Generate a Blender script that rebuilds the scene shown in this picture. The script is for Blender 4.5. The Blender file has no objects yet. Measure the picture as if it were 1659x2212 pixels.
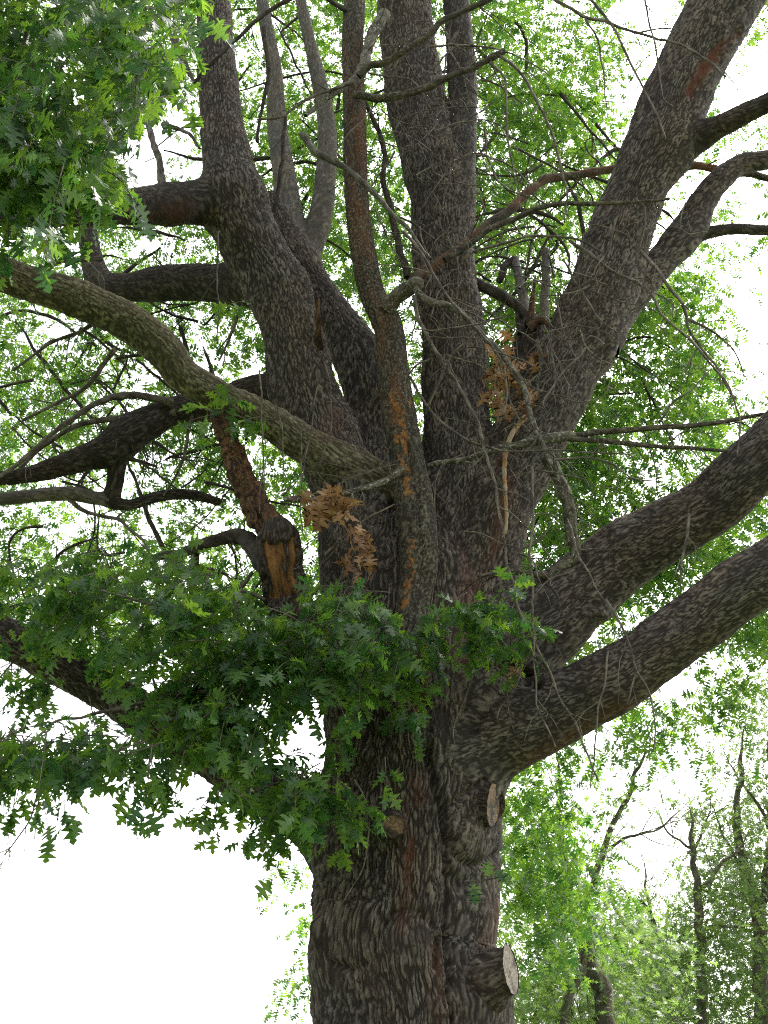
import bpy, math, random
import numpy as np
from mathutils import Vector, Matrix

random.seed(7)
RNG = np.random.default_rng(11)
scene = bpy.context.scene
col = scene.collection

# ------------------------------------------------------------------ camera
PITCH = math.radians(24.0)
VFOV = math.radians(42.0)
CAM = np.array([0.0, 0.0, 1.6])
IW, IH = 1659.0, 2212.0                       # pixel grid the photograph was measured in
FPX = IH / 2 / math.tan(VFOV / 2)
cd = bpy.data.cameras.new('camera')
cd.sensor_fit = 'VERTICAL'
cd.angle = VFOV
cd.clip_end = 3000
cam = bpy.data.objects.new('camera', cd)
col.objects.link(cam)
cam.location = CAM
cam.rotation_euler = (math.pi / 2 + PITCH, 0, 0)
scene.camera = cam

# ------------------------------------------------------------------ sky and sun
SUN_EL, SUN_AZ = math.radians(52), math.radians(38)      # azimuth from +Y towards +X
w = bpy.data.worlds.new('World')
scene.world = w
w.use_nodes = True
nt = w.node_tree
nt.nodes.clear()
sky = nt.nodes.new('ShaderNodeTexSky')
sky.sky_type = 'NISHITA'
sky.sun_disc = False
sky.sun_elevation = SUN_EL
sky.sun_rotation = SUN_AZ
sky.dust_density = 4.0
sky.air_density = 1.0
bw = nt.nodes.new('ShaderNodeRGBToBW')
mx = nt.nodes.new('ShaderNodeMix')
mx.data_type = 'RGBA'
mx.inputs[0].default_value = 0.88                         # thin bright overcast: almost colourless
bg = nt.nodes.new('ShaderNodeBackground')
bg.inputs[1].default_value = 0.15
out = nt.nodes.new('ShaderNodeOutputWorld')
nt.links.new(sky.outputs[0], bw.inputs[0])
nt.links.new(sky.outputs[0], mx.inputs[6])
nt.links.new(bw.outputs[0], mx.inputs[7])
nt.links.new(mx.outputs[2], bg.inputs[0])
nt.links.new(bg.outputs[0], out.inputs[0])

sl = bpy.data.lights.new('sun', 'SUN')
sl.energy = 1.5
sl.angle = math.radians(12)
sl.color = (1.0, 0.95, 0.86)
sun = bpy.data.objects.new('sun', sl)
col.objects.link(sun)
sdir = Vector((math.sin(SUN_AZ) * math.cos(SUN_EL), math.cos(SUN_AZ) * math.cos(SUN_EL), math.sin(SUN_EL)))
sun.rotation_euler = sdir.to_track_quat('Z', 'Y').to_euler()
sun.location = (20, 10, 40)

vs = scene.view_settings
vs.view_transform = 'Standard'
vs.look = 'None'
vs.exposure = 2.05
vs.gamma = 1.0
scene.render.engine = 'CYCLES'
cy = scene.cycles
cy.max_bounces = 8
cy.diffuse_bounces = 4
cy.transmission_bounces = 6
cy.glossy_bounces = 2
cy.use_denoising = False
cy.filter_width = 1.15
cy.sample_clamp_indirect = 6.0

# ------------------------------------------------------------------ pixel helpers
FWD = np.array([0, math.cos(PITCH), math.sin(PITCH)])
UPV = np.array([0, -math.sin(PITCH), math.cos(PITCH)])


def at(x, y, Y):
    """Point on the ray of pixel (x, y) at ground distance Y."""
    d = FWD * FPX + np.array([1.0, 0, 0]) * (x - IW / 2) - UPV * (y - IH / 2)
    return CAM + d * (Y / d[1])


def depth(p):
    return (np.asarray(p) - CAM) @ FWD


def proj(P):
    q = P - CAM
    dz = q @ FWD
    return IW / 2 + q[..., 0] / dz * FPX, IH / 2 - (q @ UPV) / dz * FPX


# ------------------------------------------------------------------ noise
_p = np.random.default_rng(3).permutation(256).astype(np.int32)
PERM = np.concatenate([_p, _p])
_g = np.random.default_rng(4).normal(size=(256, 3))
GRAD = _g / np.linalg.norm(_g, axis=1)[:, None]


def noise(P):
    P = np.asarray(P, float)
    i = np.floor(P).astype(np.int64)
    f = P - i
    i &= 255
    u = f * f * f * (f * (f * 6 - 15) + 10)
    res = 0.0
    for dx in (0, 1):
        wx = u[..., 0] if dx else 1 - u[..., 0]
        a = PERM[(i[..., 0] + dx) & 255]
        for dy in (0, 1):
            wy = u[..., 1] if dy else 1 - u[..., 1]
            b = PERM[(a + i[..., 1] + dy) & 255]
            for dz in (0, 1):
                wz = u[..., 2] if dz else 1 - u[..., 2]
                g = GRAD[PERM[(b + i[..., 2] + dz) & 255]]
                res = res + wx * wy * wz * (g[..., 0] * (f[..., 0] - dx) + g[..., 1] * (f[..., 1] - dy) + g[..., 2] * (f[..., 2] - dz))
    return res * 1.6


def sstep(a, b, x):
    t = np.clip((x - a) / (b - a), 0, 1)
    return t * t * (3 - 2 * t)


# ------------------------------------------------------------------ mesh linking
def link_mesh(name, V, F, mat, parent=None, attrs=None, smooth=True, origin=None):
    """V (n,3) world space; F (m,3) or (m,4); one mesh object with its origin near the piece."""
    V = np.asarray(V, float)
    F = np.asarray(F, np.int32)
    o = V[0].copy() if origin is None else np.asarray(origin, float)
    me = bpy.data.meshes.new(name)
    n, k = F.shape
    me.vertices.add(len(V))
    me.vertices.foreach_set('co', (V - o).astype(np.float32).ravel())
    me.loops.add(n * k)
    me.loops.foreach_set('vertex_index', F.ravel())
    me.polygons.add(n)
    me.polygons.foreach_set('loop_start', np.arange(0, n * k, k, dtype=np.int32))
    if smooth:
        me.polygons.foreach_set('use_smooth', np.ones(n, bool))
    for an, (typ, data) in (attrs or {}).items():
        a = me.attributes.new(an, typ, 'POINT')
        key = {'FLOAT': 'value', 'FLOAT_VECTOR': 'vector', 'FLOAT_COLOR': 'color'}[typ]
        a.data.foreach_set(key, np.asarray(data, np.float32).ravel())
    me.update(calc_edges=True)
    me.materials.append(mat)
    ob = bpy.data.objects.new(name, me)
    col.objects.link(ob)
    if parent is not None:
        ob.parent = parent
        base = np.zeros(3)
        q = parent
        while q is not None:
            base += np.array(q.location)
            q = q.parent
        ob.location = o - base
    else:
        ob.location = o
    return ob


def thing(name, label, cat, loc, group=None):
    e = bpy.data.objects.new(name, None)
    col.objects.link(e)
    e.location = loc
    e['label'] = label
    e['category'] = cat
    if group:
        e['group'] = group
    return e


# ------------------------------------------------------------------ materials
def new_mat(name):
    m = bpy.data.materials.new(name)
    m.use_nodes = True
    t = m.node_tree
    t.nodes.clear()
    return m, t, (lambda typ: t.nodes.new('ShaderNode' + typ)), t.links.new


def mixc(N, L, fac, a, b, blend='MIX'):
    n = N('Mix')
    n.data_type = 'RGBA'
    n.blend_type = blend
    for sock, v in ((n.inputs[0], fac), (n.inputs[6], a), (n.inputs[7], b)):
        if isinstance(v, (int, float)):
            sock.default_value = v
        elif isinstance(v, tuple):
            sock.default_value = (*v, 1)
        else:
            L(v, sock)
    return n.outputs[2]


def ramp(N, L, src, a, b):
    r = N('MapRange')
    r.interpolation_type = 'SMOOTHSTEP'
    r.inputs[1].default_value = a
    r.inputs[2].default_value = b
    L(src, r.inputs[0])
    return r.outputs[0]


def tex(N, L, vec, scale, detail=4, sc=(1, 1, 1), rough=0.6):
    mp = N('Mapping')
    mp.inputs['Scale'].default_value = sc
    L(vec, mp.inputs[0])
    n = N('TexNoise')
    n.inputs['Scale'].default_value = scale
    n.inputs['Detail'].default_value = detail
    n.inputs['Roughness'].default_value = rough
    L(mp.outputs[0], n.inputs[0])
    return n.outputs[0]


def bark_material(name, furrow, ridge, lichen, lichen_lit_amount=0.35, red=(0.115, 0.046, 0.026), orange=(0.36, 0.175, 0.045), bump=0.6, streak=9.0):
    m, t, N, L = new_mat(name)
    bc = N('Attribute'); bc.attribute_name = 'bc'
    bh = N('Attribute'); bh.attribute_name = 'bh'
    ti = N('Attribute'); ti.attribute_name = 'tint'
    sep = N('SeparateColor'); L(ti.outputs['Color'], sep.inputs[0])
    V = bc.outputs['Vector']
    wrp = N('TexNoise'); wrp.inputs['Scale'].default_value = 9; wrp.inputs['Detail'].default_value = 3; L(V, wrp.inputs[0])
    wv = N('VectorMath'); wv.operation = 'MULTIPLY_ADD'; wv.inputs[1].default_value = (.05, .05, .0); L(wrp.outputs['Color'], wv.inputs[0]); L(V, wv.inputs[2])
    V = wv.outputs[0]
    fine = tex(N, L, V, 80, 6, (1, 1, 0.3), 0.75)
    mpr = N('Mapping'); mpr.inputs['Scale'].default_value = (1, 1, 0.24); L(V, mpr.inputs[0])
    rid = N('TexNoise'); rid.noise_type = 'RIDGED_MULTIFRACTAL'; rid.inputs['Scale'].default_value = 48; rid.inputs['Detail'].default_value = 4; rid.inputs['Roughness'].default_value = .6
    L(mpr.outputs[0], rid.inputs[0])
    ridge_n = ramp(N, L, rid.outputs[0], 0.25, 1.3)
    big = tex(N, L, V, 3.2, 4, (1, 1, 0.5))
    spk = tex(N, L, V, 60, 3, (1, 1, 0.8))
    r = N('Mix'); r.data_type = 'FLOAT'; r.inputs[0].default_value = 0.45
    fr = N('Math'); fr.operation = 'MULTIPLY_ADD'; fr.inputs[1].default_value = .5; L(ridge_n, fr.inputs[0])
    hf = N('Math'); hf.operation = 'MULTIPLY'; hf.inputs[1].default_value = .5; L(fine, hf.inputs[0]); L(hf.outputs[0], fr.inputs[2])
    L(bh.outputs['Fac'], r.inputs[2]); L(fr.outputs[0], r.inputs[3])
    c = mixc(N, L, ramp(N, L, r.outputs[0], 0.24, 0.58), furrow, ridge)
    crest = N('Math'); crest.operation = 'MULTIPLY'; L(ramp(N, L, bh.outputs['Fac'], 0.55, 0.85), crest.inputs[0]); L(ramp(N, L, fine, 0.45, 0.65), crest.inputs[1])
    c = mixc(N, L, crest.outputs[0], c, tuple(min(1, v * 1.55) for v in ridge))
    c = mixc(N, L, ramp(N, L, big, 0.35, 0.7), c, mixc(N, L, 1.0, c, (1.14, 1.02, 0.90), 'MULTIPLY'))
    # reddish wet streaks
    redm = N('Math'); redm.operation = 'MULTIPLY'
    L(sep.outputs[0], redm.inputs[0]); L(ramp(N, L, tex(N, L, V, streak, 4, (1, 1, 0.18)), 0.38, 0.6), redm.inputs[1])
    c = mixc(N, L, redm.outputs[0], c, red)
    # crusty pale lichen flecks on the ridges; PALE strokes also paint sunlit ridges
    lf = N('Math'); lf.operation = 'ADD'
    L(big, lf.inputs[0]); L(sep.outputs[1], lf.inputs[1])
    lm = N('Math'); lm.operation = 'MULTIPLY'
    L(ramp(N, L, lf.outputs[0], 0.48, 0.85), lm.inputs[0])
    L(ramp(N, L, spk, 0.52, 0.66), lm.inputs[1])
    lm2 = N('Math'); lm2.operation = 'MULTIPLY'; lm2.inputs[1].default_value = lichen_lit_amount
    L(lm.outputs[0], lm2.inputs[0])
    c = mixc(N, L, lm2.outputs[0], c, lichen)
    # orange lichen
    om = N('Math'); om.operation = 'ADD'
    L(sep.outputs[2], om.inputs[0]); L(tex(N, L, V, 26, 5, (1, 1, 0.5), 0.75), om.inputs[1])
    c = mixc(N, L, ramp(N, L, om.outputs[0], 0.84, 0.98), c, mixc(N, L, ramp(N, L, tex(N, L, V, 60, 2), 0.35, 0.65), orange, (0.21, 0.075, 0.025)))
    b = N('Bump'); b.inputs['Strength'].default_value = bump; b.inputs['Distance'].default_value = 0.03
    L(fr.outputs[0], b.inputs['Height'])
    p = N('BsdfPrincipled')
    L(c, p.inputs['Base Color'])
    p.inputs['Roughness'].default_value = 0.88
    p.inputs['Specular IOR Level'].default_value = 0.25
    L(b.outputs[0], p.inputs['Normal'])
    o = N('OutputMaterial'); L(p.outputs[0], o.inputs[0])
    return m


def leaf_material(name, dark, light, trans_dark, trans_light, tfac=0.5, rough=0.42):
    m, t, N, L = new_mat(name)
    g = N('NewGeometry')
    oi = N('ObjectInfo')
    a = N('Math'); a.operation = 'ADD'
    L(g.outputs['Random Per Island'], a.inputs[0]); L(oi.outputs['Random'], a.inputs[1])
    f = N('Math'); f.operation = 'FRACT'; L(a.outputs[0], f.inputs[0])
    c1 = mixc(N, L, f.outputs[0], dark, light)
    c2 = mixc(N, L, f.outputs[0], trans_dark, trans_light)
    p = N('BsdfPrincipled'); L(c1, p.inputs['Base Color'])
    p.inputs['Roughness'].default_value = rough
    p.inputs['Specular IOR Level'].default_value = 0.5
    tr = N('BsdfTranslucent'); L(c2, tr.inputs[0])
    mxs = N('MixShader'); mxs.inputs[0].default_value = tfac
    L(p.outputs[0], mxs.inputs[1]); L(tr.outputs[0], mxs.inputs[2])
    o = N('OutputMaterial'); L(mxs.outputs[0], o.inputs[0])
    return m


def wood_material(name, c_a, c_b, c_dark, scale=(1, 1, 0.12), dark_at=(0.5, 0.7)):
    m, t, N, L = new_mat(name)
    tc = N('TexCoord')
    V = tc.outputs['Object']
    g = tex(N, L, V, 45, 5, scale)
    d = tex(N, L, V, 9, 4)
    c = mixc(N, L, ramp(N, L, g, 0.35, 0.65), c_a, c_b)
    c = mixc(N, L, ramp(N, L, d, *dark_at), c, c_dark)
    b = N('Bump'); b.inputs['Strength'].default_value = 0.7; b.inputs['Distance'].default_value = 0.01
    L(g, b.inputs['Height'])
    p = N('BsdfPrincipled'); L(c, p.inputs['Base Color']); p.inputs['Roughness'].default_value = 0.85
    L(b.outputs[0], p.inputs['Normal'])
    o = N('OutputMaterial'); L(p.outputs[0], o.inputs[0])
    return m


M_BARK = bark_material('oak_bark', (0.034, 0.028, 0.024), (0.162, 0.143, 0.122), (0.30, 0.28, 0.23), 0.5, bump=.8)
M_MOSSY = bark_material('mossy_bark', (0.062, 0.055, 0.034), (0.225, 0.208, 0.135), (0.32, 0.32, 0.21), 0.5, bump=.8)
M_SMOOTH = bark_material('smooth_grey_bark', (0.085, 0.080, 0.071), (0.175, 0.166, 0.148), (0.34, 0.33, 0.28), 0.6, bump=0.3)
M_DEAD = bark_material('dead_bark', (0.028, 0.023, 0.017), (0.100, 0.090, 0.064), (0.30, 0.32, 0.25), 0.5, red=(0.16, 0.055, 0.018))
M_DARK = bark_material('dark_bark', (0.026, 0.022, 0.018), (0.092, 0.079, 0.067), (0.20, 0.19, 0.15), 0.3, bump=.8)  # darker brown bark for side branches, snags and rear twigs
M_TWIG = bark_material('twig_bark', (0.050, 0.042, 0.035), (0.175, 0.155, 0.130), (0.34, 0.34, 0.28), 0.5, bump=0.2)
M_LICHEN = bark_material('lichened_bark', (0.050, 0.044, 0.035), (0.165, 0.155, 0.125), (0.38, 0.41, 0.34), 0.9, bump=0.5)
M_ROT = bark_material('rotten_wood', (0.030, 0.016, 0.010), (0.26, 0.135, 0.045), (0.42, 0.26, 0.10), 0.6, red=(0.12, 0.045, 0.02), bump=1.0)
M_SPLINT = bark_material('splintered_wood', (0.030, 0.018, 0.013), (0.170, 0.092, 0.052), (0.34, 0.23, 0.13), 0.7, red=(0.13, 0.05, 0.025), bump=1.0)
M_LEAF = leaf_material('oak_leaf', (0.024, 0.068, 0.030), (0.066, 0.132, 0.036), (0.06, 0.20, 0.028), (0.32, 0.54, 0.04), .5, .36)
M_LEAF2 = leaf_material('far_leaf', (0.050, 0.095, 0.032), (0.075, 0.130, 0.040), (0.16, 0.28, 0.06), (0.28, 0.42, 0.08), 0.5)
M_DEADLEAF = leaf_material('dead_leaf', (0.20, 0.10, 0.048), (0.52, 0.32, 0.17), (0.22, 0.09, 0.03), (0.44, 0.23, 0.09), 0.3, 0.6)
M_CUT = wood_material('weathered_cut_wood', (0.33, 0.285, 0.235), (0.20, 0.165, 0.13), (0.11, 0.085, 0.065), (1, 1, 1), (0.5, 0.68))
M_CUTRED = wood_material('reddish_cut_wood', (0.24, 0.155, 0.09), (0.15, 0.085, 0.05), (0.040, 0.028, 0.020), (1, 1, 1), (0.45, 0.60))

# ------------------------------------------------------------------ ground
m, t, N, L = new_mat('lawn')
tc = N('TexCoord')
c = mixc(N, L, ramp(N, L, tex(N, L, tc.outputs['Object'], 0.6, 6), 0.3, 0.7), (0.045, 0.085, 0.022), (0.085, 0.115, 0.036))
c = mixc(N, L, ramp(N, L, tex(N, L, tc.outputs['Object'], 9, 4), 0.4, 0.75), c, (0.10, 0.10, 0.045))
p = N('BsdfPrincipled'); L(c, p.inputs['Base Color']); p.inputs['Roughness'].default_value = 0.95
o = N('OutputMaterial'); L(p.outputs[0], o.inputs[0])
M_LAWN = m
n = 81
xs = np.sign(np.linspace(-1, 1, n)) * np.abs(np.linspace(-1, 1, n)) ** 3 * 900
gx, gy = np.meshgrid(xs, xs, indexing='ij')
gz = 0.25 * noise(np.stack([gx * 0.05, gy * 0.05, gx * 0], -1)) * sstep(3, 25, np.hypot(gx, gy - 10))
V = np.stack([gx, gy + 10, gz - 0.0], -1).reshape(-1, 3)
ii = np.arange(n * n).reshape(n, n)
F = np.stack([ii[:-1, :-1], ii[1:, :-1], ii[1:, 1:], ii[:-1, 1:]], -1).reshape(-1, 4)
g = link_mesh('ground', V, F, M_LAWN, origin=(0, 0, 0))
g['kind'] = 'structure'

# ------------------------------------------------------------------ curves and tubes
def resample(P, R, step):
    P = np.asarray(P, float); R = np.asarray(R, float)
    n = len(P)
    A = np.vstack([2 * P[0] - P[1], P, 2 * P[-1] - P[-2]])
    RA = np.concatenate([[R[0]], R, [R[-1]]])
    pts, rad = [], []
    for i in range(n - 1):
        p0, p1, p2, p3 = A[i:i + 4]
        k = max(2, int(np.linalg.norm(p2 - p1) / (step * 0.5)))
        tt = np.linspace(0, 1, k, endpoint=False)[:, None]
        pts.append(0.5 * ((2 * p1) + (-p0 + p2) * tt + (2 * p0 - 5 * p1 + 4 * p2 - p3) * tt ** 2 + (-p0 + 3 * p1 - 3 * p2 + p3) * tt ** 3))
        s = (tt * tt * (3 - 2 * tt))[:, 0]
        rad.append(RA[i + 1] * (1 - s) + RA[i + 2] * s)
    pts = np.vstack(pts + [P[-1:]]); rad = np.concatenate(rad + [R[-1:]])
    d = np.concatenate([[0], np.cumsum(np.linalg.norm(np.diff(pts, axis=0), axis=1))])
    m_ = max(3, int(d[-1] / step) + 1)
    s = np.linspace(0, d[-1], m_)
    return np.stack([np.interp(s, d, pts[:, j]) for j in range(3)], -1), np.interp(s, d, rad), s


def frames(C):
    T = np.gradient(C, axis=0)
    T /= np.linalg.norm(T, axis=1)[:, None] + 1e-12
    A = np.zeros_like(T)
    r = np.array([0, -1.0, 0])
    if abs(T[0] @ r) > 0.9:
        r = np.array([0, 0, 1.0])
    a = r - T[0] * (r @ T[0])
    for i in range(len(T)):
        a = a - T[i] * (a @ T[i])
        a /= np.linalg.norm(a)
        A[i] = a
    return T, A, np.cross(T, A)


def spec(pts, ext=0):
    """[(x, y, width_px, Y)] -> points and radii; ext grows the far end on out of the picture."""
    P, R = [], []
    for q in pts:
        if len(q) == 5:                       # ('w', X, Y, Z, r) given in metres
            P.append(np.array(q[1:4])); R.append(q[4])
        else:
            p_ = at(q[0], q[1], q[3]); P.append(p_); R.append(q[2] / 2 * depth(p_) / FPX)
    if ext:
        d = P[-1] - P[-2]; d /= np.linalg.norm(d)
        up = np.array([0, 0, 0.25])
        for k, f in ((0.5, 0.8), (1.0, 0.5), (1.4, 0.2)):
            P.append(P[len(pts) - 1] + d * ext * k + up * ext * k * k * 0.5); R.append(R[len(pts) - 1] * f)
    return np.array(P), np.array(R)


# features on the bark: creases, bumps, stains and painted-in lit ridges measured on the photograph
CREASE = [  # (polyline, sigma px, depth m)
    ([(985, 2260), (978, 2120), (965, 2000), (972, 1900), (964, 1800), (958, 1745), (935, 1690), (925, 1620)], 9, .09),
    ([(1005, 2260), (998, 2120), (988, 2000), (990, 1900)], 26, .045),
    ([(715, 2080), (770, 2096), (800, 2070), (815, 2020), (845, 1975), (885, 1965), (925, 1990), (945, 2040), (938, 2085)], 8, .06),
    ([(735, 2040), (742, 2075), (745, 2115)], 4, .02),
    ([(958, 1745), (1000, 1720), (1045, 1688)], 6, .055),
    ([(970, 1805), (985, 1845), (1010, 1866), (1045, 1868), (1070, 1845)], 8, .06),
    ([(1018, 1575), (1048, 1525), (1082, 1488), (1108, 1462), (1160, 1478)], 9, .06),
    ([(870, 1648), (915, 1664), (955, 1655)], 4, .022),
    ([(925, 1640), (930, 1560), (905, 1480), (905, 1380)], 8, .045),
    ([(795, 1880), (830, 1845), (870, 1810)], 6, .02),
    ([(1492, 200), (1520, 150), (1560, 105), (1595, 68)], 10, .03),
    ([(1060, 1450), (1100, 1440), (1140, 1465)], 14, .05),
    ([(1075, 1000), (1050, 1060), (1000, 1110)], 6, .03),
]
BUMP = [  # (x, y, sx, sy, height m)
    (674, 2015, 28, 50, .055), (674, 2018, 10, 34, -.17), (694, 2010, 5, 34, .06), (1015, 1795, 34, 46, .055), (1003, 1900, 16, 26, -.07),
    (880, 2045, 48, 56, .045), (850, 1790, 34, 30, .035), (1060, 2140, 45, 55, .05), (935, 1600, 22, 40, .035),
    (1050, 1740, 24, 50, .04), (1045, 1990, 14, 90, .035), (1110, 1458, 22, 14, -.10), (800, 1630, 30, 20, .03), (1300, 1325, 26, 16, .05),
    (470, 350, 22, 16, .03), (690, 780, 30, 24, .03), (745, 1000, 40, 18, .04), (1150, 780, 20, 14, .02)]
RED = [([(897, 1690), (893, 1800), (880, 1900), (868, 2010)], 20, 1.1), ([(905, 1400), (912, 1490), (900, 1560)], 15, 1.0),
       ([(1010, 1200), (1020, 1300), (1000, 1420)], 30, .5), ([(1062, 1880), (1066, 1960), (1050, 2040)], 14, .9),
       ([(1492, 200), (1520, 150), (1560, 105), (1595, 68)], 9, 3.0), ([(1090, 980), (1088, 1100), (1075, 1200)], 16, .8),
       ([(1150, 1640), (1250, 1590), (1350, 1520)], 26, .5), ([(950, 2212), (940, 2050)], 20, .5), ([(300, 460), (420, 470)], 30, .5),
       ([(1000, 1510), (1010, 1450)], 14, .6), ([(690, 960), (730, 900)], 30, .35)]
PALE = [([(1025, 1880), (1030, 2000), (1045, 2090)], 16, .5), ([(1000, 1760), (1010, 1830)], 26, .35), ([(930, 1580), (925, 1640)], 18, .4),  # pale lichen, plus sunlit ridges and limb top painted into the bark colour
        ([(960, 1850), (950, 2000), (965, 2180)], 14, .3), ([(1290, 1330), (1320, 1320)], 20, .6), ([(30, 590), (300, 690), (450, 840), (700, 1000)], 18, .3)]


def dseg(px, py, line):
    best = np.full(px.shape, 1e9)
    for (x0, y0), (x1, y1) in zip(line[:-1], line[1:]):
        dx, dy = x1 - x0, y1 - y0
        t_ = np.clip(((px - x0) * dx + (py - y0) * dy) / (dx * dx + dy * dy), 0, 1)
        best = np.minimum(best, np.hypot(px - x0 - t_ * dx, py - y0 - t_ * dy))
    return best


def features(V, front):
    px, py = proj(V)
    sh = px.shape
    wob = 5 * noise(V * 9.0)
    px = px + wob; py = py + 4 * noise(V * 9.0 + 7.7)
    h = np.zeros(sh); red = np.zeros(sh); pale = np.zeros(sh)
    for line, s, d in CREASE:
        h -= d * np.exp(-(dseg(px, py, line) / s) ** 2)
    for x, y, sx, sy, d in BUMP:
        h += d * np.exp(-((px - x) / sx) ** 2 - ((py - y) / sy) ** 2)
    for line, s, a in RED:
        red = np.maximum(red, a * np.exp(-(dseg(px, py, line) / s) ** 2))
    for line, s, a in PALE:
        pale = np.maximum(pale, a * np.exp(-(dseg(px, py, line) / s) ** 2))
    sm = np.zeros(sh)
    for x, y, sx, sy, k in SMOOTH_AT:
        sm = np.maximum(sm, k * np.exp(-((px - x) / sx) ** 2 - ((py - y) / sy) ** 2))
    return h * front, red * front, pale * front, 1 - sm * front


SMOOTH_AT = [(880, 2050, 60, 60, .75), (1015, 1795, 40, 60, .8), (740, 2100, 60, 60, .6), (1060, 2150, 50, 80, .8), (850, 1790, 45, 40, .6), (1100, 1560, 90, 50, .5), (720, 2010, 40, 40, .5), (1010, 1930, 22, 60, .7)]
LIMBS = []
FRONT = 0.66


def add_limb(name, pts, mat, amp, res=0.012, ext=0, parent=None, blend=0.30, freq=1.0, label=None):
    P, R = spec(pts, ext)
    C, r, s = resample(P, R, 0.05)
    if name != 'trunk':
        freq *= 1.45
    LIMBS.append(dict(name=name, P=P, R=R, C=C, r=r, mat=mat, amp=amp, res=res, parent=parent, blend=blend, freq=freq, label=label))
    return len(LIMBS) - 1


def lerp_grid(G, mi, mj):
    """bilinear upsample of a (rings, around) grid, periodic in the second axis"""
    a, b = G.shape
    y = np.linspace(0, a - 1, mi); x = np.arange(mj) * (b / mj)
    y0 = np.minimum(y.astype(int), a - 2); fy = (y - y0)[:, None]
    x0 = x.astype(int) % b; x1 = (x0 + 1) % b; fx = (x - np.floor(x))[None]
    t0 = G[y0]; t1 = G[y0 + 1]
    return (t0[:, x0] * (1 - fx) + t0[:, x1] * fx) * (1 - fy) + (t1[:, x0] * (1 - fx) + t1[:, x1] * fx) * fy


HASH = np.random.default_rng(9).random((1024, 3))


def plates(U, S, nu):
    """elongated cells (bark plates): nearest distance and the gap to the second nearest; U wraps at nu"""
    iu = np.floor(U).astype(np.int64); iv = np.floor(S).astype(np.int64)
    f1 = np.full(U.shape, 9.0); f2 = np.full(U.shape, 9.0); hid = np.zeros(U.shape)
    for du in (-1, 0, 1):
        cu = iu + du
        for dv in (-1, 0, 1):
            cv = iv + dv
            h = HASH[((cu % nu) * 73 + cv * 179 + ((cu % nu) * cv) % 37) & 1023]
            d = np.hypot(cu + .5 + .9 * (h[..., 0] - .5) - U, cv + .5 + .95 * (h[..., 1] - .5) - S)
            nearer = d < f1
            f2 = np.where(nearer, f1, np.minimum(f2, d))
            hid = np.where(nearer, h[..., 2], hid)
            f1 = np.where(nearer, d, f1)
    return f1, f2 - f1, hid


def bark_height(Q, th, rm, f):
    """short broken ridges running along the limb; th is the angle round it"""
    nu = max(5, int(round(2 * math.pi * rm / (0.028 / f))))
    a = noise(Q * np.array([6, 6, 2.6]) * f)
    b = noise(Q * np.array([17, 17, 8.0]) * f + 31.4)
    U = th / (2 * math.pi) * nu + 1.2 * a + .65 * b + .4 * noise(Q * np.array([40, 40, 16.0]) * f + 1.9)
    S = Q[..., 2] / (0.20 / f) + .9 * noise(Q * np.array([9, 9, 5.0]) * f + 3.3)
    f1, g, hid = plates(U, S, nu)
    big = sstep(0.0, 0.34, g) * (.6 + .4 * (1 - np.clip(f1, 0, 1))) * (.7 + .4 * hid)
    f1b, gb, hb_ = plates(U * 2 + .37, S * 2.3 + .11, nu * 2)
    small = sstep(0.0, 0.40, gb) * (.45 + .7 * hb_)
    n4 = noise(Q * np.array([75, 75, 40.0]) * f + 2.7)
    n5 = noise(Q * np.array([6, 6, 2.5]) * f + 8.2)
    return np.clip((0.50 * big + 0.36 * small * (.4 + .6 * big) + 0.16 * (n4 + .4)) * (1 + .22 * n5), 0, 1.3)


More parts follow.
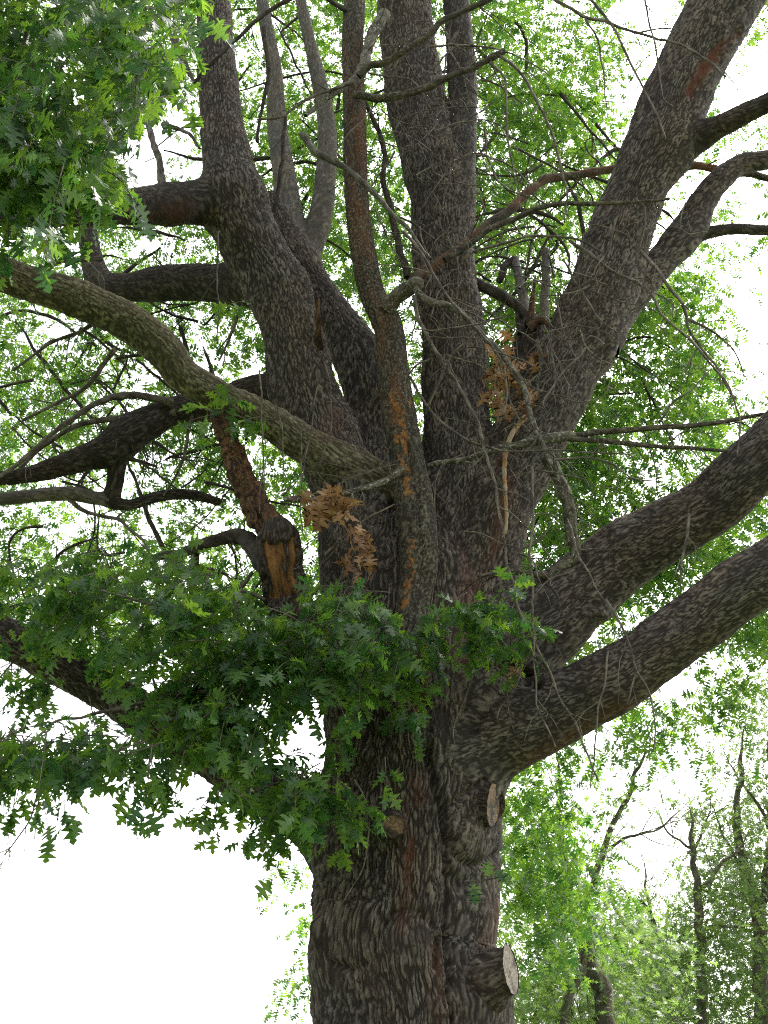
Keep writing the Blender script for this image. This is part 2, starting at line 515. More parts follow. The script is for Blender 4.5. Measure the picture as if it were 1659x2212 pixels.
def limb_mesh(i, root):
    lb = LIMBS[i]
    C, r, s = resample(lb['P'], lb['R'], lb['res'] * 1.65)
    rm = float(np.median(r))
    nj = int(max(20, 2 * math.pi * np.percentile(r, 70) / (lb['res'] * 1.42))) // 4 * 4
    T, A, B = frames(C)
    th = np.arange(nj) / nj * 2 * math.pi
    th = th - FRONT * np.sin(th)                     # finer mesh on the side that shows
    N_ = A[:, None] * np.cos(th)[None, :, None] + B[:, None] * np.sin(th)[None, :, None]
    # smooth union with the other limbs, evaluated on a coarse grid
    cs = max(1, int(0.045 / (lb['res'] * 1.65))); cj = max(16, nj // 5)
    idx = np.unique(np.concatenate([np.arange(0, len(C), cs), [len(C) - 1]]))
    idx = np.linspace(0, len(C) - 1, len(idx)).round().astype(int)
    tc_ = np.arange(cj) / cj * 2 * math.pi
    tc_ = tc_ - FRONT * np.sin(tc_)
    Nc = A[idx][:, None] * np.cos(tc_)[None, :, None] + B[idx][:, None] * np.sin(tc_)[None, :, None]
    Pc = C[idx][:, None] + Nc * r[idx][:, None, None]
    b = np.full(Pc.shape[:2], 9.0)
    if lb['blend']:
        lo = Pc.reshape(-1, 3).min(0) - 0.8; hi = Pc.reshape(-1, 3).max(0) + 0.8
        for j, ot in enumerate(LIMBS):
            if j == i or not ot['blend']:
                continue
            k = ((ot['C'] > lo) & (ot['C'] < hi)).all(1)
            for c_, r_ in zip(ot['C'][k], ot['r'][k]):
                b = np.minimum(b, np.linalg.norm(Pc - c_, axis=2) - r_)
    kk = max(lb['blend'], 1e-3)
    push = (np.clip(kk - np.abs(b), 0, None) / kk) ** 2 * kk / 4
    bf = lerp_grid(b, len(C), nj); pf = lerp_grid(push, len(C), nj)
    V = C[:, None] + N_ * (r[:, None] + pf)[..., None]
    Q = np.stack([np.cos(th)[None] * rm * np.ones(len(C))[:, None], np.sin(th)[None] * rm * np.ones(len(C))[:, None], s[:, None] * np.ones(nj)[None]], -1) + i * 17.3
    bh = bark_height(Q, np.broadcast_to(th[None], Q.shape[:2]), rm, lb['freq'])
    lump = noise(Q * 2.2) * 0.6 + noise(Q * 5.0) * 0.3
    front = sstep(-0.55, -0.05, -(N_ @ FWD))
    fh, red, pale, rough_ = features(V, front)
    disp = lb['amp'] * rough_ * (bh - 0.6) + lump * np.minimum(0.12 * r, 0.045)[:, None] + fh
    lim = np.maximum(r * 0.5, 0.01)[:, None]
    V = V + N_ * np.clip(disp, -lim, lim * 2)[..., None]
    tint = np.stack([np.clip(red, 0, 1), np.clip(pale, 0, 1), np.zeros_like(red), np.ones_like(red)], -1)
    return lb, C, r, V, Q, bh, tint, bf, nj


def emit_limb(i, root, tint_fn=None, collapse=True):
    lb, C, r, V, Q, bh, tint, bf, nj = limb_mesh(i, root)
    if tint_fn is not None:
        tint = tint_fn(V, tint)
    ni = len(C)
    if collapse:
        V[-1] = C[-1]
    ii = np.arange(ni * nj).reshape(ni, nj)
    a = ii[:-1]; b_ = ii[1:]
    F = np.stack([a, np.roll(a, -1, 1), np.roll(b_, -1, 1), b_], -1).reshape(-1, 4)
    deep = (bf < -0.16).reshape(-1)
    F = F[~deep[F].all(1)]
    keep = np.zeros(ni * nj, bool); keep[F.ravel()] = True
    remap = np.cumsum(keep) - 1
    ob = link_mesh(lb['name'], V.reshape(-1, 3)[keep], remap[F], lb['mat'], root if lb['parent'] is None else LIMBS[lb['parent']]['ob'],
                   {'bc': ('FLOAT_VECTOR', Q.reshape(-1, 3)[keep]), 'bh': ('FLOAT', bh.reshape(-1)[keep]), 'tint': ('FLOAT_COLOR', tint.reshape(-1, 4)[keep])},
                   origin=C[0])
    if lb['label']:
        ob['label'] = lb['label']
    lb['ob'] = ob
    return ob


TB = at(895, 2212, 10.0)
BASE = np.array([TB[0], 10.0, 0.0])
oak = thing('oak_tree', 'huge spreading oak with furrowed grey-brown trunk, dead snags and many heavy limbs', 'tree', BASE)

# -------------------------------------------------------------- the oak's trunk and limbs
add_limb('trunk', [('w', BASE[0], 10, -0.2, 1.12), ('w', BASE[0], 10, .45, .86), ('w', BASE[0], 10, 1.2, .735), (893, 2230, 425, 10), (868, 2060, 412, 10), (878, 1980, 400, 10),
                   (882, 1900, 388, 10), (882, 1800, 380, 10), (888, 1700, 372, 10), (885, 1560, 345, 10), (880, 1450, 340, 10), (885, 1300, 330, 10.05), (888, 1180, 240, 10.1), (888, 1120, 120, 10.1)], M_BARK, .033, .0105)
add_limb('limb', [(850, 1560, 200, 9.95), (800, 1420, 190, 9.9), (778, 1250, 160, 9.9), (750, 1080, 140, 9.95), (715, 980, 134, 10), (676, 900, 132, 10), (650, 800, 134, 10), (624, 700, 128, 10), (588, 600, 126, 10),
                  (532, 500, 136, 10), (507, 420, 126, 10), (492, 340, 106, 10.1), (478, 260, 92, 10.2), (470, 150, 88, 10.3), (464, 50, 76, 10.4), (455, -80, 66, 10.6)], M_BARK, .017, .0105, ext=3)
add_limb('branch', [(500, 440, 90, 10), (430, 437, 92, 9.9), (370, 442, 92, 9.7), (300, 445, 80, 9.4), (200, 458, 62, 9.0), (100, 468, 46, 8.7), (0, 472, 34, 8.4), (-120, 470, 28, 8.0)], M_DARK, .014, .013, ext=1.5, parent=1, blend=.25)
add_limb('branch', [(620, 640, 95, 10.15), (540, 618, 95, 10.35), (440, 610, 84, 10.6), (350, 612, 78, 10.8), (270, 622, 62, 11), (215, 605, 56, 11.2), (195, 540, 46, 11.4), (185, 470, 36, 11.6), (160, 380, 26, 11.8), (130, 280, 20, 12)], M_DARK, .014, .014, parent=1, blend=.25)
add_limb('limb', [(880, 1090, 60, 10.15), (800, 1036, 80, 9.85), (735, 1003, 80, 9.7), (650, 955, 78, 9.55), (560, 898, 76, 9.4), (480, 858, 70, 9.25), (400, 812, 76, 9.1), (350, 752, 84, 9.0), (280, 698, 86, 8.9), (180, 650, 84, 8.7),
                  (80, 618, 78, 8.5), (0, 590, 76, 8.3), (-130, 530, 70, 8.0)], M_MOSSY, .018, .0115, ext=2, label='long arching limb with pale mossy ridges')
add_limb('limb', [(830, 1250, 130, 10.35), (805, 1060, 100, 10.4), (797, 950, 98, 10.5), (792, 850, 104, 10.5), (772, 765, 108, 10.55), (715, 670, 82, 10.7), (662, 595, 74, 10.8), (622, 535, 62, 10.9), (600, 490, 50, 11), (575, 430, 30, 11.2)], M_BARK, .018, .013)
add_limb('branch', [(648, 575, 50, 10.95), (636, 520, 58, 11), (625, 460, 57, 11.1), (612, 370, 50, 11.2), (598, 260, 42, 11.4), (592, 150, 36, 11.5), (576, 60, 30, 11.6), (556, -60, 26, 11.8)], M_SMOOTH, .004, .016, ext=2, parent=5, blend=.12, label='slim smooth grey branch')
add_limb('branch', [(655, 600, 46, 10.9), (672, 540, 50, 11), (692, 470, 50, 11.1), (704, 380, 46, 11.2), (706, 270, 40, 11.4), (688, 170, 34, 11.5), (664, 70, 26, 11.6), (640, -50, 22, 11.8)], M_SMOOTH, .004, .016, ext=2, parent=5, blend=.12, label='slim smooth grey branch')
add_limb('limb', [(960, 1560, 190, 10), (990, 1400, 180, 10), (1005, 1250, 165, 10.02), (1003, 1100, 158, 10.05), (990, 1000, 150, 10.1), (985, 900, 145, 10.1), (983, 800, 143, 10.1), (978, 700, 136, 10.1), (962, 600, 136, 10.15), (955, 500, 131, 10.2),
                  (947, 400, 132, 10.25), (914, 300, 124, 10.3), (893, 200, 122, 10.4), (881, 100, 117, 10.5), (870, 0, 110, 10.6), (860, -100, 105, 10.8)], M_BARK, .017, .0105, ext=3)
add_limb('branch', [(965, 480, 70, 10.2), (980, 400, 74, 10.15), (992, 330, 66, 10.15), (1002, 250, 58, 10.2), (999, 150, 60, 10.25), (990, 50, 58, 10.3), (980, -80, 55, 10.5)], M_DARK, .014, .013, ext=2, parent=8, blend=.22)
add_limb('limb', [(960, 1500, 200, 9.98), (1010, 1350, 190, 9.95), (1045, 1200, 150, 9.95), (1080, 1090, 150, 9.95), (1130, 980, 150, 9.95), (1182, 880, 150, 9.95), (1230, 780, 140, 9.95), (1264, 700, 136, 9.95), (1302, 610, 137, 9.9), (1338, 500, 139, 9.9),
                  (1380, 400, 132, 9.85), (1425, 300, 142, 9.8), (1465, 200, 142, 9.75), (1515, 100, 142, 9.7), (1570, 0, 150, 9.65), (1635, -110, 140, 9.6)], M_BARK, .017, .0105, ext=3)
add_limb('branch', [(1430, 330, 80, 9.8), (1500, 302, 60, 9.75), (1560, 270, 50, 9.6), (1659, 222, 44, 9.4), (1780, 170, 40, 9.2)], M_DARK, .012, .014, ext=2, parent=10, blend=.2)
add_limb('branch', [(1290, 740, 90, 10.0), (1345, 672, 66, 10.1), (1395, 608, 64, 10.15), (1445, 545, 66, 10.2), (1495, 475, 64, 10.25), (1540, 405, 58, 10.3), (1595, 358, 46, 10.35), (1659, 345, 42, 10.4), (1790, 330, 36, 10.5)], M_BARK, .013, .014, ext=2, parent=10, blend=.22)
add_limb('branch', [(1470, 525, 36, 10.2), (1515, 508, 27, 10.25), (1580, 495, 25, 10.3), (1659, 497, 23, 10.4), (1800, 490, 18, 10.6)], M_DARK, .008, .016, parent=10, blend=.1)
add_limb('limb', [(945, 1600, 230, 9.9), (1040, 1455, 215, 9.85), (1110, 1405, 190, 9.8), (1180, 1355, 172, 9.75), (1250, 1280, 162, 9.7), (1340, 1205, 152, 9.6), (1450, 1142, 138, 9.4), (1550, 1078, 134, 9.2), (1620, 1010, 130, 9.0), (1720, 910, 124, 8.8)], M_BARK, .014, .0105, ext=3, freq=1.1)
add_limb('limb', [(905, 1760, 270, 9.9), (980, 1655, 225, 9.8), (1080, 1588, 178, 9.65), (1190, 1537, 158, 9.5), (1300, 1482, 146, 9.3), (1400, 1420, 138, 9.15), (1500, 1350, 134, 9.0), (1600, 1272, 134, 8.8), (1740, 1175, 126, 8.6)], M_BARK, .012, .0105, ext=3, freq=1.15)
add_limb('limb', [(830, 1900, 170, 10), (745, 1835, 122, 10.05), (650, 1765, 104, 10.1), (560, 1705, 100, 10.1), (450, 1635, 96, 10.1), (350, 1570, 96, 10.05), (250, 1505, 92, 10), (130, 1435, 90, 9.9), (0, 1370, 84, 9.8), (-130, 1310, 78, 9.7)], M_BARK, .020, .0125, ext=3)
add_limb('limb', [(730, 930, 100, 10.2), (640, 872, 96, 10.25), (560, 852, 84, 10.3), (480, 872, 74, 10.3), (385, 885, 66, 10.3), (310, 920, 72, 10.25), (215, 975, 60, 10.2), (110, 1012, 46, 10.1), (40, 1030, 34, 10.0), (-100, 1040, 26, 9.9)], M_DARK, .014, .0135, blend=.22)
add_limb('branch', [(268, 935, 44, 10.25), (256, 985, 42, 10.3), (249, 1040, 38, 10.35), (243, 1082, 30, 10.4), (280, 1090, 24, 10.4), (345, 1072, 25, 10.45), (410, 1068, 24, 10.5), (480, 1086, 18, 10.6)], M_DARK, .008, .016, parent=17, blend=.08)
add_limb('branch', [(246, 1080, 28, 10.4), (200, 1075, 30, 10.4), (150, 1066, 34, 10.4), (60, 1072, 30, 10.4), (-60, 1085, 26, 10.4)], M_SMOOTH, .006, .016, parent=17, blend=.08)
# snag in the fork and the big rotten stub
add_limb('dead_snag', [(1075, 1040, 70, 10.25), (1110, 950, 78, 10.3), (1128, 860, 76, 10.3), (1138, 780, 74, 10.3), (1146, 710, 62, 10.3), (1150, 680, 30, 10.3)], M_DARK, .03, .014, blend=.1, label='dark rotten snag wedged in the fork of two leaders')
TRUNK_LIMBS = len(LIMBS)
for i in range(TRUNK_LIMBS):
    emit_limb(i, oak)
LIMB_OB = LIMBS[0]['ob']

# dead limb with orange lichen, standing in front of the leaders
DEAD_I = add_limb('dead_limb', [(915, 1640, 60, 9.7), (905, 1540, 70, 9.5), (896, 1420, 74, 9.36), (892, 1310, 74, 9.33), (905, 1210, 82, 9.35), (896, 1100, 86, 9.4), (882, 1000, 77, 9.45), (863, 900, 76, 9.5), (850, 800, 68, 9.55), (838, 705, 64, 9.6), (803, 630, 56, 9.65), (781, 520, 55, 9.7),
                  (769, 400, 52, 9.75), (766, 250, 49, 9.8), (762, 100, 48, 9.85), (766, 0, 46, 9.9), (768, -100, 44, 10)], M_DEAD, .010, .0105, ext=2, blend=0, freq=1.3, label='dead limb crusted with orange lichen')


def orange_tint(V, tint):
    px, py = proj(V)
    o_ = np.zeros(px.shape)
    for line, s_, a in (([(858, 860), (868, 930), (872, 1010), (880, 1060)], 34, .385), ([(845, 800), (850, 900), (866, 1000), (872, 1100), (884, 1180)], 26, .28), ([(884, 1170), (886, 1240), (872, 1310)], 20, .40),
                        ([(842, 690), (842, 760)], 12, .28), ([(775, 260), (782, 400), (790, 500)], 14, .24), ([(752, 20), (752, 140)], 10, .27), ([(880, 780), (888, 900)], 6, .34)):
        o_ = np.maximum(o_, a * np.exp(-(dseg(px, py, line) / s_) ** 2))
    tint[..., 2] = o_
    tint[..., 0] = np.maximum(tint[..., 0], .45 * np.exp(-(dseg(px, py, [(775, 100), (775, 500), (820, 700), (850, 900)]) / 26) ** 2))
    tint[..., 1] = .25
    # long drying crack down its right side
    return tint


CREASE += [([(878, 960), (890, 1020), (905, 1090), (912, 1170), (914, 1260)], 4, .028)]
emit_limb(DEAD_I, oak, orange_tint)
del CREASE[-1]

# ------------------------------------------------------------------ cut stubs
def stub(name, p0, p1, r0, r1, nrm, mat, face_mat, parent, amp=.012, hollow=0.0, label=None):
    C, r, s = resample([p0, p0 * .5 + p1 * .5, p1], [r0, (r0 + r1) / 2, r1], .012)
    T, A, B = frames(C)
    nj = max(36, int(2 * math.pi * r1 / .011))
    th = np.arange(nj) / nj * 2 * math.pi
    N_ = A[:, None] * np.cos(th)[None, :, None] + B[:, None] * np.sin(th)[None, :, None]
    Q = np.stack([np.cos(th)[None] * r1 * np.ones(len(C))[:, None], np.sin(th)[None] * r1 * np.ones(len(C))[:, None], s[:, None] * np.ones(nj)[None]], -1) + p0 * 3
    bh = bark_height(Q, np.broadcast_to(th[None], Q.shape[:2]), r1, 1.0)
    V = C[:, None] + N_ * (r[:, None] * (1 + .12 * noise(Q * 6)) + amp * (bh - .5))[..., None]
    lip = np.exp(-((s[-1] - s) / .022) ** 2)[:, None] * r1 * (.10 + .10 * noise(Q * 18))
    V = V + N_ * lip[..., None]
    nrm = nrm / np.linalg.norm(nrm)
    # shear the last stretch onto the cut plane
    k = sstep(.45, 1, s / s[-1])[:, None]
    dd = -(((V - p1) @ nrm) / (T[-1] @ nrm))
    tgt = ((V - C[:, None]) @ nrm) / (T[-1] @ nrm)
    V = V - T[-1] * (tgt * k)[..., None]
    ni = len(C)
    ii = np.arange(ni * nj).reshape(ni, nj)
    F = np.stack([ii[:-1], np.roll(ii[:-1], -1, 1), np.roll(ii[1:], -1, 1), ii[1:]], -1).reshape(-1, 4)
    one = np.ones(bh.shape)
    tint = np.stack([one * .15, one * .15, one * 0, one], -1)
    ob = link_mesh(name, V.reshape(-1, 3), F, mat, parent, {'bc': ('FLOAT_VECTOR', Q), 'bh': ('FLOAT', bh), 'tint': ('FLOAT_COLOR', tint)}, origin=p0)
    if label:
        ob['label'] = label
    ring = V[-1]; cen = ring.mean(0)
    K = 9
    D = [cen[None]]
    rows = []
    for q in range(1, K + 1):
        f = q / K * .985
        pts = cen + (ring - cen) * f
        hgt = -.010 + .003 * math.sin(q * 2.6) + .006 * noise(pts * 45) - hollow * (1 - f ** 2) * (0.6 + .8 * np.abs(noise(pts * 14)))
        if q == K:
            hgt = np.full(nj, -.006)
        rows.append(pts + nrm * hgt[:, None])
    VV = np.vstack([cen[None] - nrm * (hollow + .004)] + rows)
    FF = []
    for q in range(K - 1):
        a0 = 1 + q * nj; b0 = a0 + nj
        FF += [(a0 + j, b0 + j, b0 + (j + 1) % nj, a0 + (j + 1) % nj) for j in range(nj)]
    FF += [(0, 1 + j, 1 + (j + 1) % nj, 1 + (j + 1) % nj) for j in range(0)]
    T3 = [(0, 1 + j, 1 + (j + 1) % nj) for j in range(nj)]
    tri = []
    for f in FF:
        tri += [(f[0], f[1], f[2]), (f[0], f[2], f[3])]
    fo = link_mesh('cut_face', VV, np.array(T3 + tri), face_mat, ob, origin=cen)
    return ob


px_m = lambda p_: depth(p_) / FPX
# sawn stub on the right flank
p0 = at(1010, 2140, 9.75); p1 = at(1104, 2095, 9.45)
stub('sawn_stub', p0, p1, 84 * px_m(p0), 47 * px_m(p1), np.array([.93, -.36, .05]), M_BARK, M_CUT, LIMB_OB, label='thick stub sawn off flat with pale weathered end')
# small round stub facing the viewer
p0 = at(848, 1775, 9.5); p1 = at(850, 1785, 9.13)
stub('sawn_stub', p0, p1, 34 * px_m(p0), 23 * px_m(p1), np.array([.12, -1, -.42]), M_DARK, M_CUTRED, LIMB_OB, label='small round stub with tan sawn end')
# old oval pruning scar on the right edge
p0 = at(1030, 1738, 9.7); p1 = at(1067, 1740, 9.53)
stub('pruning_scar', p0, p1, 60 * px_m(p0), 43 * px_m(p1), np.array([.95, -.30, -.12]), M_BARK, M_CUTRED, LIMB_OB)
# the big broken stub: bark shell with a domed top, its front torn open to the rotten heart
def rotten_stub():
    P, R = spec([(680, 1450, 110, 9.85), (640, 1360, 100, 9.6), (614, 1270, 98, 9.4), (604, 1200, 97, 9.3), (601, 1160, 92, 9.27), (598, 1136, 66, 9.27), (597, 1126, 26, 9.28)])
    C, r, s_ = resample(P, R, .011)
    T, A, B = frames(C)
    nj = 120
    th = np.arange(nj) / nj * 2 * math.pi - math.pi
    N_ = A[:, None] * np.cos(th)[None, :, None] + B[:, None] * np.sin(th)[None, :, None]
    Q = np.stack([np.cos(th)[None] * .16 * np.ones(len(C))[:, None], np.sin(th)[None] * .16 * np.ones(len(C))[:, None], s_[:, None] * np.ones(nj)[None]], -1) + 91
    bh = bark_height(Q, np.broadcast_to(th[None], Q.shape[:2]), .16, 1.1)
    rad = r[:, None] * (1 + .10 * noise(Q * 7)) + .014 * (bh - .5)
    V0 = C[:, None] + N_ * rad[..., None]
    px, py = proj(V0)
    front = (N_ @ FWD) < -.1
    edge = np.maximum(np.abs(px - 606) / 41, np.abs(py - 1232) / 72) + .22 * noise(V0 * 14) + .12 * noise(V0 * 40)
    hole = front & (edge < 1)
    depth_in = sstep(1.02, .82, edge) * front
    V = V0 - N_ * (depth_in * .045)[..., None]
    ni = len(C)
    ii = np.arange(ni * nj).reshape(ni, nj)
    F = np.stack([ii[:-1], np.roll(ii[:-1], -1, 1), np.roll(ii[1:], -1, 1), ii[1:]], -1).reshape(-1, 4)
    one = np.ones(bh.shape)
    at_ = {'bc': ('FLOAT_VECTOR', Q), 'bh': ('FLOAT', bh), 'tint': ('FLOAT_COLOR', np.stack([one * .1, one * 0, one * 0, one], -1))}
    V[-1] = C[-1]
    ob = link_mesh('rotten_stub', V.reshape(-1, 3), F, M_DARK, oak, at_, origin=C[0])
    ob['label'] = 'snapped limb stub with rotten orange-brown heart'
    # the exposed heartwood, fibrous and pitted
    fib = noise(Q * np.array([40, 40, 6.0])) * .012 + noise(Q * np.array([16, 16, 5.0])) * .03 + np.abs(noise(Q * np.array([9, 9, 3.0]) + 4)) * -.03
    VH = V0 - N_ * (.026 + np.clip(-fib, -.016, .07))[..., None]
    inner = (edge < .97) & front
    FH = F[inner.reshape(-1)[F].all(1)]
    keep = np.zeros(ni * nj, bool); keep[FH.ravel()] = True
    rm_ = np.cumsum(keep) - 1
    at2 = {'bc': ('FLOAT_VECTOR', Q.reshape(-1, 3)[keep]), 'bh': ('FLOAT', np.clip(.62 + fib * 11, 0, 1).reshape(-1)[keep]), 'tint': ('FLOAT_COLOR', np.stack([one * .35, one * .1, one * .17, one], -1).reshape(-1, 4)[keep])}
    link_mesh('heartwood', VH.reshape(-1, 3)[keep], rm_[FH], M_ROT, ob, at2)


rotten_stub()

# ------------------------------------------------------------------ sticks and twigs
def tube_arrays(P, R, step=.05, sides=6, jit=.0, seed=0.0):
    C, r, s = resample(P, R, step)
    if jit:
        o_ = np.stack([noise(np.stack([s * 3.3, s * 0 + seed, s * 0 + k * 9.1], -1)) for k in range(3)], -1)
        o2 = np.stack([noise(np.stack([s * 11, s * 0 + seed, s * 0 + k * 5.7 + 3], -1)) for k in range(3)], -1)
        C = C + (o_ * jit + o2 * jit * .3) * np.minimum(1, s / .1)[:, None]
        r = r * (1 + .22 * noise(np.stack([s * 16, s * 0 + seed, s * 0], -1)))
    T, A, B = frames(C)
    th = np.arange(sides) / sides * 2 * math.pi
    N_ = A[:, None] * np.cos(th)[None, :, None] + B[:, None] * np.sin(th)[None, :, None]
    V = C[:, None] + N_ * r[:, None, None]
    V = np.concatenate([V.reshape(-1, 3), C[-1:] + T[-1:] * r[-1]])
    ni = len(C)
    ii = np.arange(ni * sides).reshape(ni, sides)
    F = np.stack([ii[:-1], np.roll(ii[:-1], -1, 1), np.roll(ii[1:], -1, 1), ii[1:]], -1).reshape(-1, 4)
    tip = ni * sides
    cap = np.array([(ii[-1, j], ii[-1, (j + 1) % sides], tip, tip) for j in range(sides)])
    tri = np.vstack([F[:, [0, 1, 2]], F[:, [0, 2, 3]], cap[:, :3]])
    Q = np.stack([np.cos(th)[None] * r[:, None], np.sin(th)[None] * r[:, None], s[:, None] * np.ones(sides)[None]], -1).reshape(-1, 3)
    Q = np.vstack([Q, Q[-1:]]) + seed
    return V, tri, Q, C, r, T


def stick(name, parts, mat, parent, origin=None, label=None, tint=(0, .2, 0)):
    """join arrays (V, tri, Q) into one mesh object"""
    off = 0; VV, FF, QQ = [], [], []
    for V, F, Q in parts:
        VV.append(V); FF.append(F + off); QQ.append(Q); off += len(V)
    V = np.vstack(VV); Q = np.vstack(QQ)
    bh = .5 + .5 * noise(Q * np.array([40, 40, 14]))
    tn = np.tile(np.array([*tint, 1.0]), (len(V), 1))
    ob = link_mesh(name, V, np.vstack(FF), mat, parent, {'bc': ('FLOAT_VECTOR', Q), 'bh': ('FLOAT', bh), 'tint': ('FLOAT_COLOR', tn)}, origin=parts[0][0][0] if origin is None else origin)
    if label:
        ob['label'] = label
    return ob


def side_shoots(C, r, T, n, length, seed, droop=.5, depth_=1):
    rs = np.random.default_rng(int(seed * 1000) % 99991)
    out_ = []
    for q in range(n):
        k = int(rs.uniform(.15, .97) * (len(C) - 1))
        d = rs.normal(size=3); d -= T[k] * (d @ T[k]); d /= np.linalg.norm(d)
        d = d * .9 + T[k] * rs.uniform(.2, 1.0) + np.array([0, 0, -droop * rs.uniform(0, 1)])
        d[1] *= .6
        d /= np.linalg.norm(d)
        ln = length * rs.uniform(.35, 1.0)
        r0 = max(.0034, min(r[k] * .6, .008) * rs.uniform(.6, 1))
        b = rs.normal(size=3) * .25
        P = [C[k], C[k] + d * ln * .35 + b * ln * .1, C[k] + d * ln * .7 + b * ln * .3 + np.array([0, 0, -droop * ln * .1]), C[k] + d * ln + b * ln * .5 + np.array([0, 0, -droop * ln * .35])]
        V, F, Q, c2, r2, t2 = tube_arrays(P, [r0, r0 * .85, r0 * .65, r0 * .35], .05, 4, .03, seed + q * 3.1)
        out_.append((V, F, Q))
        if depth_ and rs.random() < .6:
            out_ += side_shoots(c2, r2, t2, rs.integers(1, 3), ln * .5, seed + q * 7.7 + .31, droop, 0)
    return out_


def px_stick(pts, w0, w1, Y0, Y1=None, jit=.02, sides=6, step=.05, seed=None, both=False):
    Y1 = Y0 if Y1 is None else Y1
    n_ = len(pts)
    P, R = [], []
    for k, (x, y) in enumerate(pts):
        f = k / (n_ - 1)
        p_ = at(x, y, Y0 + (Y1 - Y0) * f)
        P.append(p_); R.append((w0 + (w1 - w0) * f) / 2 * px_m(p_) * ((.22 + .78 * math.sin(math.pi * (.08 + .8 * f))) if both else 1))
    return tube_arrays(P, R, step, sides, jit, pts[0][0] * .37 + pts[0][1] * .11 if seed is None else seed)


def twig(pts, w0, w1, Y0, Y1=None, shoots=4, length=.45, mat=None, name='twig', parent=None, jit=.02, label=None, droop=.5, tint=(0, .2, 0)):
    w0 *= 1.15; w1 *= 1.2
    big = w0 > 9
    V, F, Q, C, r, T = px_stick(pts, w0, w1, Y0, Y1, jit, 8 if big else 5, .04 if big else .05, both=(name == 'branch'))
    parts = [(V, F, Q)] + side_shoots(C, r, T, shoots, length, pts[0][0] * .013 + pts[-1][1] * .007 + 1.7, droop)
    return stick(name, parts, mat or M_TWIG, oak if parent is None else parent, label=label, tint=tint)


# thicker dead branches of the crown
twig([(660, 250), (700, 217), (740, 190), (770, 167), (793, 113), (806, 67), (830, 30)], 8, 24, 9.35, 9.75, 6, .5, M_LICHEN, 'dead_branch')
twig([(765, 205), (826, 210), (886, 200), (936, 183), (996, 157), (1046, 133), (1086, 113)], 15, 12, 9.3, 9.2, 9, .6, M_DEAD, 'dead_branch')
twig([(775, 165), (800, 142), (836, 133), (886, 103), (930, 73), (953, 47), (1003, 23), (1053, 0), (1120, -40)], 15, 10, 9.35, 9.1, 9, .6, M_DEAD, 'dead_branch')
twig([(764, 178), (700, 200), (643, 227), (603, 253), (560, 262)], 8, 4, 9.4, 9.3, 5, .5)
twig([(930, 560), (886, 500), (853, 467), (806, 417), (786, 393), (740, 360), (686, 327), (650, 290)], 7, 15, 9.2, 9.4, 5, .4, M_LICHEN, 'dead_branch')
twig([(880, 600), (866, 547), (846, 467), (830, 393), (830, 333), (813, 273), (786, 217)], 14, 8, 10.0, 9.9, 6, .5, M_DARK, 'dead_branch')
twig([(570, 60), (580, 150), (566, 233), (556, 310)], 9, 6, 10.4, 10.4, 3, .4, M_DARK)
twig([(616, 250), (613, 317), (606, 383), (593, 455)], 7, 8, 10.3, 10.3, 3, .4, M_DARK)
twig([(650, -20), (620, 0), (550, 45), (480, 115), (415, 185)], 10, 6, 9.3, 9.5, 7, .5, M_DARK)
twig([(690, -20), (720, 5), (748, 24)], 9, 9, 9.6, 9.8, 1, .3, M_DARK)
# branch P / Q crossing in front of the central leader
twig([(885, 620), (905, 596), (965, 558), (1029, 507), (1104, 450), (1154, 405), (1189, 385), (1254, 374), (1330, 364), (1400, 362), (1480, 360), (1569, 370), (1680, 388)], 20, 14, 9.45, 10.9, 12, .6, M_DEAD, 'dead_branch', tint=(.6, .2, 0))
twig([(960, 562), (1019, 522), (1109, 470), (1204, 442), (1294, 440), (1380, 436), (1445, 428)], 14, 5, 9.42, 9.4, 12, .6, M_DEAD, 'dead_branch')
twig([(1000, 560), (1029, 545), (1099, 520), (1179, 510), (1244, 515), (1300, 545)], 6, 4, 9.4, 9.3, 8, .5)
# the pale broken stump of a side branch on the dead limb
twig([(836, 668), (858, 640), (885, 622), (906, 610)], 34, 26, 9.5, 9.25, 0, .3, M_LICHEN, 'broken_stub', jit=.01, label='pale broken side stub on the dead limb', tint=(.2, .5, .1))
twig([(898, 625), (914, 638), (979, 668), (1014, 693), (1054, 733), (1094, 778), (1129, 838), (1149, 898), (1174, 968), (1190, 1000)], 15, 8, 9.25, 8.95, 14, .55, M_LICHEN, 'dead_branch')
twig([(870, 500), (914, 553), (949, 613), (994, 673), (1069, 753), (1094, 818), (1088, 900)], 7, 4, 9.15, 9.0, 8, .4)
twig([(894, 640), (909, 698), (934, 748), (959, 783), (999, 848), (1029, 913), (1049, 973), (1064, 1033), (1079, 1103), (1094, 1206), (1109, 1271), (1129, 1336), (1169, 1421), (1209, 1506), (1244, 1561), (1269, 1621), (1290, 1690)], 8, 4, 9.2, 8.6, 18, .45)
twig([(884, 813), (929, 883), (979, 928), (1049, 968), (1109, 978), (1189, 976), (1364, 981)], 6, 3, 9.2, 8.9, 10, .45)
twig([(1029, 718), (989, 753), (959, 803), (924, 883)], 5, 4, 9.0, 9.1, 4, .35)
